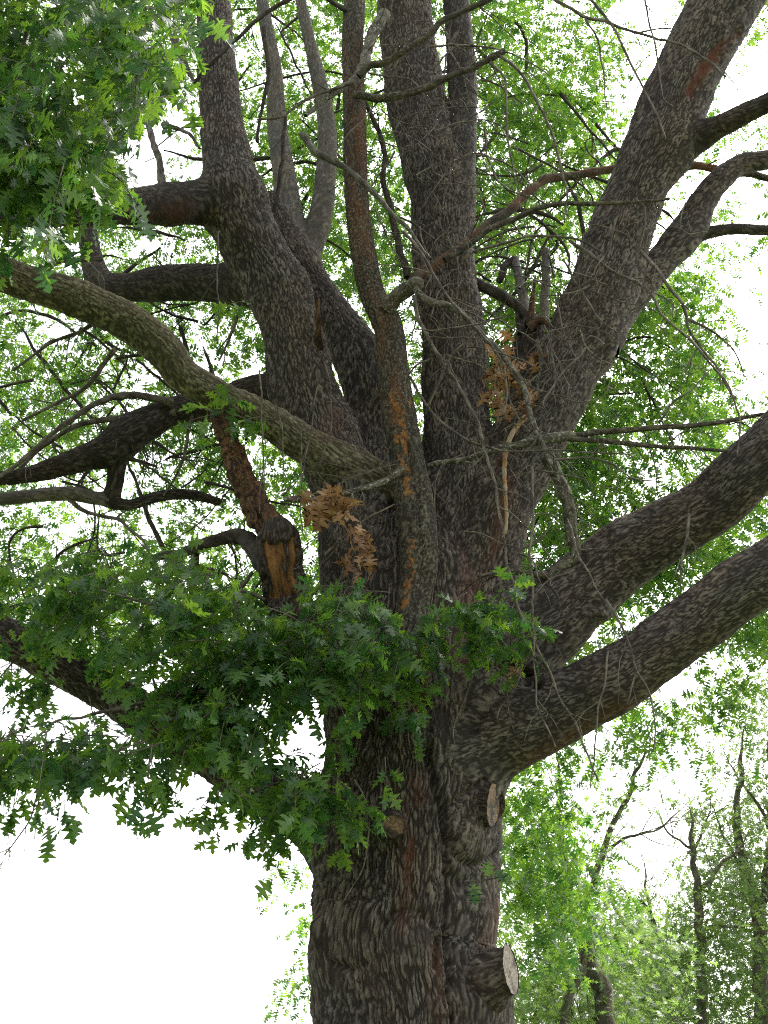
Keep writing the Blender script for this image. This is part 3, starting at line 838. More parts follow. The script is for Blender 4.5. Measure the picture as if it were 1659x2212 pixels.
# fork snag details
twig([(1010, 605), (1064, 628), (1099, 653), (1129, 678), (1148, 710)], 24, 18, 10.2, 10.25, 4, .4, M_DARK, 'dead_branch')
twig([(1145, 715), (1150, 660), (1156, 598)], 18, 5, 10.2, 10.2, 0, .3, M_SPLINT, 'splinter', jit=.005)
twig([(1140, 710), (1172, 690), (1186, 705)], 20, 14, 10.15, 10.1, 0, .3, M_SPLINT, 'splinter', jit=.01)
twig([(1125, 720), (1118, 690), (1122, 655)], 14, 4, 10.2, 10.25, 0, .3, M_DARK, 'splinter', jit=.01)
twig([(1159, 735), (1169, 778), (1164, 833), (1155, 868)], 10, 11, 9.75, 9.7, 2, .3, M_LICHEN, jit=.008)
twig([(1174, 703), (1189, 743), (1199, 793), (1197, 853)], 5, 4, 9.6, 9.5, 3, .35)
twig([(1112, 560), (1122, 600), (1133, 660), (1140, 700)], 17, 20, 11.3, 11.0, 2, .4, M_SMOOTH, 'dead_branch')
twig([(1178, 540), (1180, 600), (1177, 660), (1175, 700)], 16, 17, 11.4, 11.3, 2, .4, M_SMOOTH, 'dead_branch')
twig([(1112, 560), (1090, 575), (1080, 610)], 16, 12, 11.3, 11.2, 1, .3, M_DARK)
# sprays of bare twigs around the right leader
for pts, wd, Y0, Y1, ns in (
    ([(1160, -40), (1202, 0), (1264, 35), (1309, 47), (1399, 75), (1449, 90), (1519, 125), (1569, 165)], 8, 9.1, 8.8, 8), ([(1255, -40), (1279, 0), (1319, 50), (1354, 120), (1394, 200), (1424, 255), (1434, 300)], 7, 9.0, 8.9, 5),
    ([(1385, -30), (1394, 0), (1409, 75), (1424, 150), (1432, 210), (1454, 230)], 5, 8.9, 8.9, 4), ([(1264, 40), (1289, 80), (1302, 140), (1309, 230)], 5, 9.0, 9.0, 3),
    ([(1079, 120), (1129, 160), (1154, 205), (1189, 280), (1209, 345), (1224, 415), (1220, 480)], 7, 9.2, 9.0, 8), ([(1059, 135), (1089, 175), (1094, 250), (1099, 320), (1114, 400)], 6, 9.2, 9.1, 6),
    ([(929, 100), (1029, 100), (1089, 110), (1139, 130), (1189, 165)], 5, 9.3, 9.1, 5), ([(1029, 335), (1064, 340), (1104, 360), (1150, 400)], 5, 9.7, 9.5, 4),
    ([(1230, 520), (1274, 553), (1329, 588), (1399, 628), (1429, 678), (1474, 718), (1519, 768), (1559, 818), (1584, 863), (1599, 933), (1590, 985)], 7, 9.2, 8.7, 12), ([(1380, 540), (1404, 563), (1439, 608), (1474, 663), (1494, 723), (1529, 768), (1569, 828), (1589, 863)], 8, 9.3, 8.9, 10),
    ([(1484, 688), (1529, 708), (1564, 738), (1594, 778), (1607, 813)], 5, 9.0, 8.9, 5), ([(1215, 560), (1229, 583), (1264, 643), (1294, 688), (1334, 718)], 5, 9.2, 9.1, 4),
    ([(1424, 913), (1454, 873), (1489, 843), (1540, 800)], 5, 8.9, 8.9, 4), ([(1199, 993), (1269, 988), (1329, 1003), (1364, 1033), (1420, 1040)], 5, 8.9, 8.8, 5),
    ([(1149, 1000), (1149, 1106), (1147, 1206), (1149, 1306), (1154, 1406), (1159, 1506), (1179, 1566), (1202, 1616)], 6, 8.9, 8.6, 8), ([(1124, 1321), (1124, 1406), (1114, 1481), (1079, 1531), (1074, 1551)], 4.5, 8.8, 8.8, 3),
    ([(1079, 1400), (1079, 1496)], 4, 8.9, 8.9, 1), ([(1029, 1426), (1004, 1506), (984, 1561), (982, 1593)], 4, 9.0, 9.0, 1), ([(1489, 1110), (1479, 1181), (1469, 1276)], 7, 8.9, 8.8, 2),
    ([(1314, 1406), (1304, 1481), (1289, 1556), (1282, 1631), (1275, 1700)], 4, 8.6, 8.6, 3), ([(1309, 1296), (1339, 1341), (1359, 1391), (1374, 1451), (1404, 1501), (1414, 1556), (1412, 1621)], 6, 8.7, 8.6, 4),
    ([(1374, 1451), (1354, 1521)], 4, 8.6, 8.6, 1), ([(1002, 1148), (1039, 1156), (1084, 1176)], 4, 9.2, 9.0, 0), ([(1099, 1211), (1139, 1181), (1174, 1156), (1199, 1106)], 6, 9.7, 9.9, 2),
    ([(1224, 1121), (1254, 1206), (1309, 1296)], 6, 9.2, 8.9, 2), ([(1240, 1235), (1189, 1251), (1150, 1290)], 4, 9.1, 9.0, 2), ([(1200, 640), (1216, 720), (1260, 800)], 4, 9.3, 9.2, 3),
    ([(765, 1684), (792, 1738), (798, 1788), (792, 1841), (782, 1881), (762, 1911), (742, 1951)], 3.6, 8.95, 9.0, 0), ([(1145, 935), (1120, 905), (1100, 860), (1086, 790)], 4, 9.2, 9.3, 3),
    # left side
    ([(220, 558), (125, 568), (70, 598), (20, 640)], 9, 9.6, 9.2, 6), ([(250, 753), (220, 793), (170, 848), (120, 873), (50, 908)], 11, 9.4, 9.6, 7), ([(200, 700), (165, 723), (115, 738), (70, 768), (30, 798)], 9, 9.0, 9.1, 7),
    ([(375, 870), (280, 853), (210, 873), (125, 928), (60, 983), (-20, 1045)], 16, 10.1, 9.8, 8), ([(380, 890), (240, 903), (150, 928), (75, 983), (30, 1023)], 14, 10.2, 10.0, 8), ([(535, 640), (525, 663), (500, 718), (475, 778)], 9, 10.1, 10.1, 2),
    ([(470, 500), (470, 553), (470, 653), (472, 748)], 4, 9.3, 9.3, 2), ([(425, 850), (410, 913), (400, 973), (380, 1028), (355, 1068)], 8, 10.2, 10.4, 4), ([(150, 1080), (185, 1106), (250, 1121), (280, 1146), (310, 1171), (340, 1230)], 9, 10.4, 10.2, 5),
    ([(575, 1296), (525, 1281), (475, 1291), (410, 1308), (350, 1306), (280, 1291), (200, 1271), (125, 1271)], 8, 9.4, 8.7, 7), ([(545, 1236), (500, 1296), (465, 1346), (450, 1376)], 8, 9.6, 9.5, 3),
    ([(600, 1480), (490, 1493), (375, 1501), (280, 1521), (215, 1536), (175, 1551), (120, 1556), (65, 1606), (0, 1646)], 9, 8.7, 8.2, 6), ([(82, 1714), (55, 1779), (10, 1844)], 3.5, 8.2, 8.2, 2), ([(85, 1724), (75, 1809)], 3, 8.2, 8.2, 0),
    ([(560, 800), (567, 900), (570, 1000), (558, 1110)], 4, 9.0, 9.0, 2), ([(600, 880), (610, 960), (614, 1040)], 3, 9.1, 9.1, 1), ([(650, 930), (650, 1040), (655, 1150)], 3, 9.2, 9.1, 1), ([(690, 800), (672, 920), (650, 1040)], 3.5, 9.2, 9.2, 1), ([(700, 780), (720, 900), (690, 1010)], 3, 9.2, 9.2, 1),
    ([(620, 1075), (700, 1060), (760, 1030), (860, 1000)], 5, 9.2, 9.1, 6), ([(700, 1200), (780, 1130), (850, 1090)], 6, 9.2, 9.1, 5), ([(180, 560), (215, 600), (230, 660), (300, 690)], 14, 10.6, 10.6, 3),
    ([(60, 60), (45, 120), (28, 200), (0, 260)], 8, 7.4, 7.3, 3), ([(356, 425), (350, 385), (338, 330), (322, 275), (290, 210), (250, 130)], 17, 10.1, 10.6, 1), ([(370, 60), (395, 130), (420, 190)], 16, 10.9, 10.8, 2), ([(352, 268), (400, 285), (432, 320)], 10, 10.6, 10.3, 1)):
    twig(pts, wd, max(2.4, wd * .45), Y0, Y1, ns, .42)
twig([(330, 1206), (400, 1191), (450, 1171), (500, 1156), (530, 1163), (560, 1200), (600, 1260)], 14, 42, 9.9, 9.6, 6, .5, M_DARK, 'dead_branch')
twig([(425, 1180), (422, 1230), (418, 1290)], 14, 10, 9.9, 9.9, 3, .3, M_SPLINT, 'dead_branch')
twig([(688, 790), (690, 745), (688, 700), (686, 648)], 20, 6, 9.95, 9.5, 0, .3, M_SPLINT, 'splinter', jit=.008)
twig([(1180, 1243), (1109, 1237), (1069, 1238), (1034, 1243)], 16, 4, 9.5, 9.3, 3, .3, M_DEAD, 'dead_branch')
twig([(1187, 1255), (1209, 1226), (1244, 1200), (1234, 1156), (1229, 1106), (1219, 1063), (1199, 1018), (1182, 980)], 22, 26, 9.55, 9.15, 8, .45, M_LICHEN, 'dead_branch', jit=.015)
# fine tangle of bare twigs hanging in the crown
rs = np.random.default_rng(5)


def random_twigs(n, x0, x1, y0, y1, Y0, Y1, w_, length, shoots, mat=None, name='twig'):
    for _ in range(n):
        x, y, Y = rs.uniform(x0, x1), rs.uniform(y0, y1), rs.uniform(Y0, Y1)
        a = rs.uniform(0, 2 * math.pi); ln = length * rs.uniform(.5, 1)
        bx, by = rs.normal(size=2) * ln * .18
        pts = [(x + math.cos(a) * ln * f + bx * math.sin(f * 3), y + math.sin(a) * ln * f * .8 + by * math.sin(f * 3) + ln * .25 * f * f) for f in (0, .33, .66, 1)]
        wq = w_ * rs.uniform(.6, 1.2)
        twig(pts, wq, wq * .5, Y, Y + rs.uniform(-.2, .2), shoots, .35, mat, name)


random_twigs(34, 790, 1080, 40, 520, 9.2, 9.6, 4, 190, 6)
random_twigs(32, 930, 1340, 480, 1080, 8.9, 9.4, 4, 190, 6)
random_twigs(8, 1240, 1560, 60, 800, 8.9, 9.3, 4, 190, 5)
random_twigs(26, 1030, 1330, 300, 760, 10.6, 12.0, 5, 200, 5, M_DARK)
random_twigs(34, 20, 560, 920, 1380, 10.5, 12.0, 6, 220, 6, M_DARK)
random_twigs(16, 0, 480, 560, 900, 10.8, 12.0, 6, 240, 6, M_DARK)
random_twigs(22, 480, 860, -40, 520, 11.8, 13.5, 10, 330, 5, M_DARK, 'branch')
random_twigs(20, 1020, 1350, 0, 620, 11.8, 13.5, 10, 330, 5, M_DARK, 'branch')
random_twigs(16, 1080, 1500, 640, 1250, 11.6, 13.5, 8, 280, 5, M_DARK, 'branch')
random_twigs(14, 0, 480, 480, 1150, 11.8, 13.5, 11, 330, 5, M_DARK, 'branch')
random_twigs(10, 600, 860, 1000, 1230, 9.2, 9.5, 3.2, 150, 4)

# ------------------------------------------------------------------ lodged broken branches (fallen wood caught in the crown)
def splinters(pts, w0, w1, Y0, Y1, seed, flake=.35):
    V, F, Q, C, r, T = px_stick(pts, w0, w1, Y0, Y1, .02, 26, .014, seed)
    ni = len(C); s_ = 26
    G = V[:-1].reshape(ni, s_, 3)
    d = G - C[:, None]
    ang = np.arange(s_) / s_ * 2 * math.pi
    q = np.stack([np.cos(ang)[None] * 2.2 * np.ones(ni)[:, None], np.sin(ang)[None] * 2.2 * np.ones(ni)[:, None], np.linspace(0, ni * .014, ni)[:, None] * 2.5 * np.ones(s_)[None]], -1) + seed
    k = 1 + flake * noise(q * 1.3) + flake * .8 * np.abs(noise(q * np.array([2.4, 2.4, .8])))
    G = C[:, None] + d * k[..., None]
    V = np.vstack([G.reshape(-1, 3), V[-1:]])
    return V, F, Q


b_loc = at(590, 1140, 9.5)
br = thing('broken_branch', 'brown splintered branch snapped off and lodged behind the mossy arching limb', 'branch', b_loc, 'broken branches caught in the crown')
stick('shaft', [splinters([(600, 1150), (575, 1120), (545, 1075), (515, 1010), (492, 950), (472, 880), (466, 830)], 62, 30, 9.55, 9.6, 3.3)], M_SPLINT, br)
V, F, Q, C, r, T = px_stick([(470, 850), (462, 815), (450, 780), (436, 748)], 16, 4, 9.6, 9.6, .01, 6, .03)
stick('splinter', [(V, F, Q)], M_DEAD, br)
V, F, Q, C, r, T = px_stick([(540, 1075), (550, 1110), (556, 1150)], 14, 4, 9.45, 9.4, .01, 6, .03)
stick('splinter', [(V, F, Q)], M_SPLINT, br)

b_loc = at(1229, 944, 9.1)
lb_ = thing('fallen_branch', 'grey lichen-covered dead branch lying level across the right leader, forked at one end', 'branch', b_loc, 'broken branches caught in the crown')
V, F, Q, C, r, T = px_stick([(924, 1005), (994, 992), (1064, 972), (1120, 960), (1169, 950), (1232, 943)], 9, 24, 9.35, 9.05, .015, 10, .03)
stick('stem', [(V, F, Q)] + side_shoots(C, r, T, 6, .4, 4.4), M_LICHEN, lb_, tint=(0, .6, 0))
V, F, Q, C, r, T = px_stick([(1225, 942), (1304, 933), (1419, 923), (1479, 922), (1569, 910), (1680, 890)], 15, 9, 9.08, 8.9, .015, 8, .04)
stick('fork', [(V, F, Q)] + side_shoots(C, r, T, 7, .5, 5.4), M_DEAD, lb_, tint=(0, .5, 0))
V, F, Q, C, r, T = px_stick([(1225, 946), (1319, 953), (1429, 965), (1575, 974)], 14, 8, 9.06, 8.9, .015, 8, .04)
stick('fork', [(V, F, Q)] + side_shoots(C, r, T, 7, .5, 6.4), M_DEAD, lb_, tint=(0, .5, 0))

b_loc = at(1089, 1003, 9.35)
ps = thing('fallen_stick', 'pale barkless stick hung upright against the trunk below the fork', 'branch', b_loc, 'broken branches caught in the crown')
V, F, Q, C, r, T = px_stick([(1135, 900), (1110, 930), (1097, 960), (1089, 1010), (1092, 1060), (1094, 1110), (1092, 1150)], 12, 7, 9.4, 9.35, .01, 8, .03)
stick('shaft', [(V, F, Q)], wood_material('bare_wood', (0.42, 0.34, 0.24), (0.33, 0.23, 0.13), (0.36, 0.18, 0.05), (1, 1, .2), (.5, .6)), ps)

b_loc = at(740, 1072, 9.2)
hb = thing('hanging_branch', 'short lichened dead branch with curled tan leaves lodged below the mossy limb', 'branch', b_loc, 'broken branches caught in the crown')
V, F, Q, C, r, T = px_stick([(870, 1010), (840, 1035), (800, 1052), (750, 1066), (700, 1074), (640, 1078), (615, 1080)], 16, 12, 9.25, 9.15, .02, 10, .03)
stick('stem', [(V, F, Q)] + side_shoots(C, r, T, 8, .4, 8.4), M_LICHEN, hb, tint=(.3, .5, 0))

# ------------------------------------------------------------------ leaves
def leaf_template(level, rsd):
    """Pin-oak leaf in the XY plane, base at 0, tip at y=1, bent in Z. level 2 = all teeth, 1 = lobes, 0 = far."""
    if level == 0:
        w_ = rsd.uniform(.85, 1.15, 6)
        A = np.array([(0, .06), (0, .27), (0, .52), (0, .80), (0, 1.0), (.23 * w_[0], .14), (-.23 * w_[1], .15), (.44 * w_[2], .47), (-.44 * w_[3], .45), (.38 * w_[4], .78), (-.38 * w_[5], .76), (.085, .80), (-.085, .79)])
        F = np.array([(0, 5, 1), (0, 1, 6), (1, 7, 2), (1, 2, 8), (2, 9, 3), (2, 3, 10), (12, 11, 4)])
        z = rsd.uniform(-.4, .4) * np.abs(A[:, 0]) - rsd.uniform(.05, .45) * A[:, 1] ** 2 + rsd.uniform(-.3, .3) * A[:, 0] * A[:, 1]
        return np.stack([A[:, 0], A[:, 1], z], -1), F
    if level == 2:
        half = [(.012, .16), (.20, .15), (.13, .24), (.06, .30), (.34, .34), (.44, .46), (.28, .45), (.075, .52), (.33, .62), (.40, .76), (.24, .71), (.07, .76), (.17, .86), (.10, .88)]
        mids = [.12, .22, .30, .40, .52, .64, .76, .88]
    elif level == 1:
        half = [(.012, .14), (.21, .17), (.06, .29), (.42, .44), (.07, .52), (.39, .74), (.08, .76), (.15, .88)]
        mids = [.12, .29, .52, .76]
    else:
        half = [(.03, .12), (.20, .16), (.06, .29), (.43, .46), (.065, .53), (.38, .76), (.06, .78)]
        mids = [.12, .53]
    V = []; F = []
    ctr = [(0, y) for y in mids] + [(0, 1.0)]
    if level:
        stem = [(-.008, 0), (.008, 0)]
    else:
        stem = []
    allp = list(ctr)
    nc = len(ctr)
    for sgn in (1, -1):
        o_ = len(allp)
        allp += [(sgn * x * rsd.uniform(.88, 1.12), y + rsd.uniform(-.015, .015)) for x, y in half] 
        chain = list(range(o_, o_ + len(half))) + [nc - 1]
        # fan strip between the midrib and the outline
        ci = 0
        for a, b in zip(chain[:-1], chain[1:]):
            ymid = (allp[a][1] + allp[b][1]) / 2
            while ci < nc - 2 and abs(ctr[ci + 1][1] - ymid) < abs(ctr[ci][1] - ymid):
                F.append((ci, a, ci + 1) if sgn > 0 else (ci, ci + 1, a))
                ci += 1
            if b != nc - 1 or True:
                F.append((ci, a, b) if sgn > 0 else (ci, b, a))
        if ci < nc - 1 and chain[-2] >= 0:
            while ci < nc - 2:
                F.append((ci, chain[-2], ci + 1) if sgn > 0 else (ci, ci + 1, chain[-2])); ci += 1
    if level:
        o_ = len(allp)
        allp += [(-.010, -.02), (.010, -.02)]
        F.append((o_, o_ + 1, 0))
    A = np.array(allp)
    fold = rsd.uniform(.10, .38); curl = rsd.uniform(.05, .42); tw = rsd.uniform(-.25, .25)
    z = fold * np.abs(A[:, 0]) * (1 if rsd.random() < .5 else -.8) - curl * A[:, 1] ** 2 + tw * A[:, 0] * A[:, 1] - .5 * np.abs(A[:, 0]) ** 2 * rsd.uniform(0, 1.4)
    V = np.stack([A[:, 0], A[:, 1], z], -1)
    F = np.array([f for f in F if len(set(f)) == 3])
    return V, F


rsd = np.random.default_rng(21)
TPL = {lv: [leaf_template(lv, rsd) for _ in range(8)] for lv in (0, 1, 2)}


def unit(v):
    return v / (np.linalg.norm(v, axis=-1, keepdims=True) + 1e-12)


def make_sprays(O, D, size, rsx, n_leaf=(8, 13), length=(.28, .5), droop=.55, flat=.45, ):
    """O (n,3) starts, D (n,3) directions -> leaf frames (pos, ydir, zdir, scale) and twig polylines"""
    pos, yd, zd, sc, tw = [], [], [], [], []
    for o_, d in zip(O, D):
        ln = rsx.uniform(*length)
        d = d / np.linalg.norm(d)
        dr = np.array([0, 0, -droop * rsx.uniform(.3, 1.2)])
        pth = np.array([o_ + d * ln * f + dr * ln * f * f * .6 for f in (0, .5, 1)])
        tw.append((pth, size))
        k = rsx.integers(*n_leaf)
        side = unit(np.cross(d, [0, 0, 1.0]) + 1e-6)
        for j in range(k):
            f = 1 - (j / k) ** 1.3 * .85
            p_ = o_ + d * ln * f + dr * ln * f * f * .6
            s = (-1) ** j
            if j < 3:
                y_ = d * 1.0 + side * (j - 1) * .7 + rsx.normal(size=3) * .3
            else:
                y_ = d * .45 + side * s * rsx.uniform(.6, 1.1) + rsx.normal(size=3) * .35
            y_ = y_ + np.array([0, 0, -droop * rsx.uniform(.1, 1.5)])
            y_ = y_ / np.linalg.norm(y_)
            z_ = np.array([0, 0, 1.0]) + rsx.normal(size=3) * flat
            pos.append(p_ + y_ * .03 * rsx.uniform(.5, 1.5)); yd.append(y_); zd.append(z_); sc.append(size * rsx.uniform(.65, 1.2))
    return np.array(pos), np.array(yd), np.array(zd), np.array(sc), tw


def inside(px, py, poly):
    x = np.array([q[0] for q in poly]); y = np.array([q[1] for q in poly])
    r_ = np.zeros(px.shape, bool)
    j = len(x) - 1
    for i in range(len(x)):
        c_ = ((y[i] > py) != (y[j] > py)) & (px < (x[j] - x[i]) * (py - y[i]) / (y[j] - y[i] + 1e-9) + x[i])
        r_ ^= c_
        j = i
    return r_


# open sky between the limbs (polygon, how many of the sprays stay)
SKY = [([(-400, 1765), (110, 1765), (200, 1705), (300, 1690), (430, 1700), (480, 1735), (560, 1790), (660, 1860), (690, 1900), (640, 2010), (660, 2400), (-400, 2400)], 0),
       ([(1310, -200), (1470, -200), (1480, 0), (1440, 100), (1400, 200), (1340, 310), (1290, 330), (1280, 250), (1320, 120), (1330, 30)], .08),
       ([(1130, -200), (1310, -200), (1290, 10), (1230, 40), (1140, 60)], .25),
       ([(1680, 20), (1600, 90), (1545, 200), (1530, 275), (1640, 235), (1900, 140), (1900, 20)], .15),
       ([(1480, 330), (1560, 300), (1900, 200), (1900, 330), (1640, 330), (1560, 360), (1470, 480), (1390, 580), (1430, 440)], .05),
       ([(1500, 640), (1560, 560), (1900, 480), (1900, 900), (1620, 880), (1560, 800), (1500, 740)], .04),
       ([(1430, 1000), (1490, 960), (1530, 990), (1470, 1070), (1400, 1090)], .3), ([(1365, 985), (1400, 980), (1400, 1100), (1360, 1110)], .2),
       ([(1540, 1120), (1659, 1060), (1900, 960), (1900, 1050), (1659, 1150), (1500, 1240)], .15),
       ([(1440, 1480), (1560, 1400), (1900, 1240), (1900, 1400), (1600, 1430), (1540, 1440)], .15),
       ([(285, 290), (340, 265), (432, 270), (442, 395), (360, 392), (285, 385)], .04), ([(345, 490), (440, 480), (500, 560), (420, 570), (330, 560)], .25),
       ([(555, 1560), (610, 1510), (705, 1498), (722, 1570), (690, 1640), (600, 1650), (548, 1620)], .03), ([(395, 690), (450, 690), (455, 800), (430, 790)], .2), ([(500, 770), (570, 760), (590, 810), (520, 830)], .15),
       ([(290, 950), (400, 920), (420, 1010), (330, 1050), (270, 1040)], .25), ([(1245, 1640), (1500, 1640), (1480, 1760), (1560, 1760), (1500, 1950), (1330, 1960), (1270, 1850)], .12), ([(645, 1840), (700, 1900), (655, 2110), (540, 2212), (540, 1850)], .10),
       ([(690, 60), (745, 60), (745, 140), (690, 130)], .3), ([(530, 640), (600, 600), (640, 560), (640, 540)], 1), ([(1060, 2030), (1110, 2030), (1110, 2080), (1060, 2080)], .1)]


def sky_keep(px, py, rsx):
    k = np.ones(px.shape)
    for poly, f in SKY:
        k = np.where(inside(px, py, poly), np.minimum(k, f), k)
    return rsx.random(px.shape) < k


def region(poly, n, Y0, Y1, rsx, masked=True, clump=.0, jitter=14):
    """n spray starts inside a pixel outline, between two distances"""
    xs_ = [q[0] for q in poly]; ys_ = [q[1] for q in poly]
    res = []
    tries = 0
    while len(res) < n and tries < 60:
        tries += 1
        x = rsx.uniform(min(xs_), max(xs_), n * 2); y = rsx.uniform(min(ys_), max(ys_), n * 2); Y = rsx.uniform(Y0, Y1, n * 2)
        ok = inside(x, y, poly)
        if masked:
            ok &= sky_keep(x + rsx.normal(size=x.shape) * jitter, y + rsx.normal(size=x.shape) * jitter, rsx)
        if clump:
            q = np.stack([at(a, b, c_) for a, b, c_ in zip(x, y, Y)])
            ok &= noise(q * .8) + .6 * noise(q * 2.0) > rsx.uniform(-.45, clump + .12, len(x))
        for a, b, c_ in zip(x[ok], y[ok], Y[ok]):
            if c_ < 11 or True:
                res.append(at(a, b, c_))
    return np.array(res[:n])


CENT = np.array([BASE[0], 10.0, 7.0])


def spray_dirs(O, rsx, out_=.8, down=-.1):
    d = unit(O - CENT) * out_ + rsx.normal(size=O.shape) * .6
    d[:, 2] = d[:, 2] * .5 + down
    return unit(d)


def leaf_mesh_arrays(pos, yd, zd, sc, level, rsx, tpls=None):
    tp = tpls or TPL[level]
    VV, FF = [], []
    off = 0
    y_ = unit(yd); x_ = unit(np.cross(y_, zd)); z_ = np.cross(x_, y_)
    which = rsx.integers(0, len(tp), len(pos))
    for k, (V, F) in enumerate(tp):
        m_ = which == k
        if not m_.any():
            continue
        R_ = np.stack([x_[m_], y_[m_], z_[m_]], 1) * sc[m_][:, None, None]      # rows are axes
        W_ = np.einsum('vi,nij->nvj', V, R_) + pos[m_][:, None]
        n_ = m_.sum(); nv = len(V)
        VV.append(W_.reshape(-1, 3))
        FF.append((F[None] + (np.arange(n_) * nv)[:, None, None] + off).reshape(-1, 3))
        off += n_ * nv
    return np.vstack(VV), np.vstack(FF)


rl = np.random.default_rng(77)
near, far = [], []          # lists of (pos, yd, zd, sc)
twigs_near = []


def grow(poly, n, Y0, Y1, size, dest, level_near, masked=True, clump=0, down=-.1, droop=.55, n_leaf=(8, 13), length=(.28, .5), flat=.45):
    O = region(poly, n, Y0, Y1, rl, masked, clump)
    D = spray_dirs(O, rl, down=down)
    pos, yd, zd, sc, tw = make_sprays(O, D, size, rl, n_leaf, length, droop, flat)
    dest.append((pos, yd, zd, sc))
    twigs_near.extend(tw if level_near else [])


# near masses
grow([(-250, -250), (470, -250), (430, 20), (405, 130), (375, 210), (300, 270), (265, 370), (150, 370), (-250, 400)], 640, 6.2, 8.6, .155, near, 1, True, 0, -.6, 1.5, flat=1.1)
grow([(-150, 250), (290, 230), (295, 340), (260, 410), (100, 415), (-150, 410)], 120, 6.8, 8.2, .155, near, 1, False, 0, -.4, 1.2, flat=1.0, length=(.2, .35))
grow([(590, 1290), (650, 1255), (720, 1240), (820, 1235), (850, 1290), (790, 1350), (840, 1420), (830, 1480), (770, 1460), (720, 1430), (620, 1450), (570, 1460), (520, 1420)], 84, 8.4, 9.05, .145, near, 1, True, flat=.7)
grow([(890, 1300), (1000, 1278), (1080, 1285), (1120, 1340), (1110, 1375), (1080, 1360), (940, 1350), (880, 1360)], 28, 8.5, 8.95, .145, near, 1, False, length=(.2, .35), flat=.8)
grow([(430, 1500), (560, 1470), (610, 1590), (670, 1620), (700, 1660), (690, 1710), (650, 1720), (620, 1645), (505, 1570)], 60, 8.3, 9.0, .145, near, 1, True, flat=.7)
grow([(-250, 1190), (300, 1170), (540, 1250), (580, 1420), (440, 1440), (300, 1360), (0, 1270), (-250, 1280)], 170, 8.3, 9.8, .14, near, 1, True, .1, flat=.8)
grow([(-250, 1560), (60, 1560), (250, 1590), (400, 1610), (300, 1620), (190, 1600), (120, 1640), (30, 1640), (-250, 1660)], 90, 7.8, 9.6, .14, near, 1, False, .1, flat=.8)
grow([(380, 1410), (520, 1420), (560, 1490), (450, 1510)], 24, 8.4, 9.2, .145, near, 1, False)
grow([(-100, 1400), (300, 1480), (420, 1560), (300, 1540), (0, 1460)], 14, 8.8, 9.4, .14, near, 1, False)
for x, y, Y, n_ in ((475, 1705, 8.4, 3), (40, 1650, 8.2, 4), (190, 1630, 8.3, 4), (270, 1630, 8.4, 3), (330, 1620, 8.5, 3), (690, 1680, 8.8, 3), (730, 1690, 8.8, 3), (500, 880, 9.1, 3), (560, 652, 9.2, 1), (470, 895, 9.0, 2), (835, 1620, 8.9, 1), (560, 890, 9.1, 1), (750, 1560, 9.0, 2), (715, 1745, 8.7, 3), (850, 1490, 8.8, 3)):
    grow([(x - 22, y - 16), (x + 22, y - 16), (x + 22, y + 16), (x - 22, y + 16)], n_, Y - .15, Y + .15, .15, near, 1, False, n_leaf=(6, 9), length=(.15, .3))
# rear crown of the oak
BK = dict(n_leaf=(9, 15), length=(.3, .6), flat=.85)
grow([(-400, -400), (2000, -400), (2000, 640), (-400, 640)], 4000, 12, 17.5, .115, far, 0, True, .2, **BK)
grow([(1020, -300), (1320, -300), (1330, 500), (1020, 560)], 900, 12, 16.5, .115, far, 0, True, .15, **BK)
grow([(500, -300), (820, -300), (860, 560), (560, 560)], 500, 12, 16, .115, far, 0, True, .15, **BK)
grow([(-400, 560), (760, 560), (760, 1400), (500, 1440), (-400, 1300)], 2100, 11.6, 16, .115, far, 0, True, .3, **BK)
grow([(1060, 600), (1480, 600), (1560, 900), (1560, 1200), (1060, 1300)], 1150, 11.6, 15, .12, far, 0, True, .2, **BK)
grow([(760, 450), (1060, 450), (1060, 1200), (760, 1200)], 350, 12, 15.5, .115, far, 0, True, .1, **BK)
grow([(1480, 600), (2000, 560), (2000, 1200), (1480, 1200)], 420, 12, 15, .115, far, 0, True, .2, **BK)
grow([(1080, 1200), (1700, 1000), (1700, 1400), (1500, 1560), (1400, 1600), (1080, 1640)], 460, 11.5, 14.5, .12, far, 0, True, .2, **BK)
grow([(1060, 1600), (1200, 1580), (1270, 1700), (1290, 1900), (1220, 2020), (1100, 2050), (1060, 2000)], 170, 12, 15, .12, far, 0, True, .25, down=-.3, **BK)
grow([(560, 1840), (700, 1840), (700, 2100), (590, 2100)], 30, 13, 16, .10, far, 0, True, .1, **BK)
grow([(-400, -1100), (2000, -1100), (2000, -350), (-400, -350)], 450, 9.5, 17, .17, far, 0, False, .15, n_leaf=(9, 14), length=(.4, .8))

# individual leaves: the largest ones one can pick out
NP, NY, NZ, NS = (np.concatenate([q[k] for q in near]) for k in range(4))
px, py = proj(NP); dz = (NP - CAM) @ FWD
inframe = (px > 5) & (px < IW - 5) & (py > 5) & (py < IH - 5)
order = np.argsort(dz)
cells = set(); pick = []
for k in order:
    if not inframe[k]:
        continue
    c_ = (int(px[k] // 26), int(py[k] // 26))
    if c_ in cells:
        continue
    cells.add(c_); pick.append(k)
pick = sorted(pick, key=lambda k: -NS[k] / dz[k])[:290]
pset = np.zeros(len(NP), bool); pset[pick] = True
leaf_meshes = []
for V, F in TPL[2]:
    me = bpy.data.meshes.new('leaf')
    me.from_pydata([tuple(v) for v in V], [], [tuple(int(i) for i in f) for f in F])
    me.polygons.foreach_set('use_smooth', np.ones(len(F), bool))
    me.materials.append(M_LEAF)
    leaf_meshes.append(me)


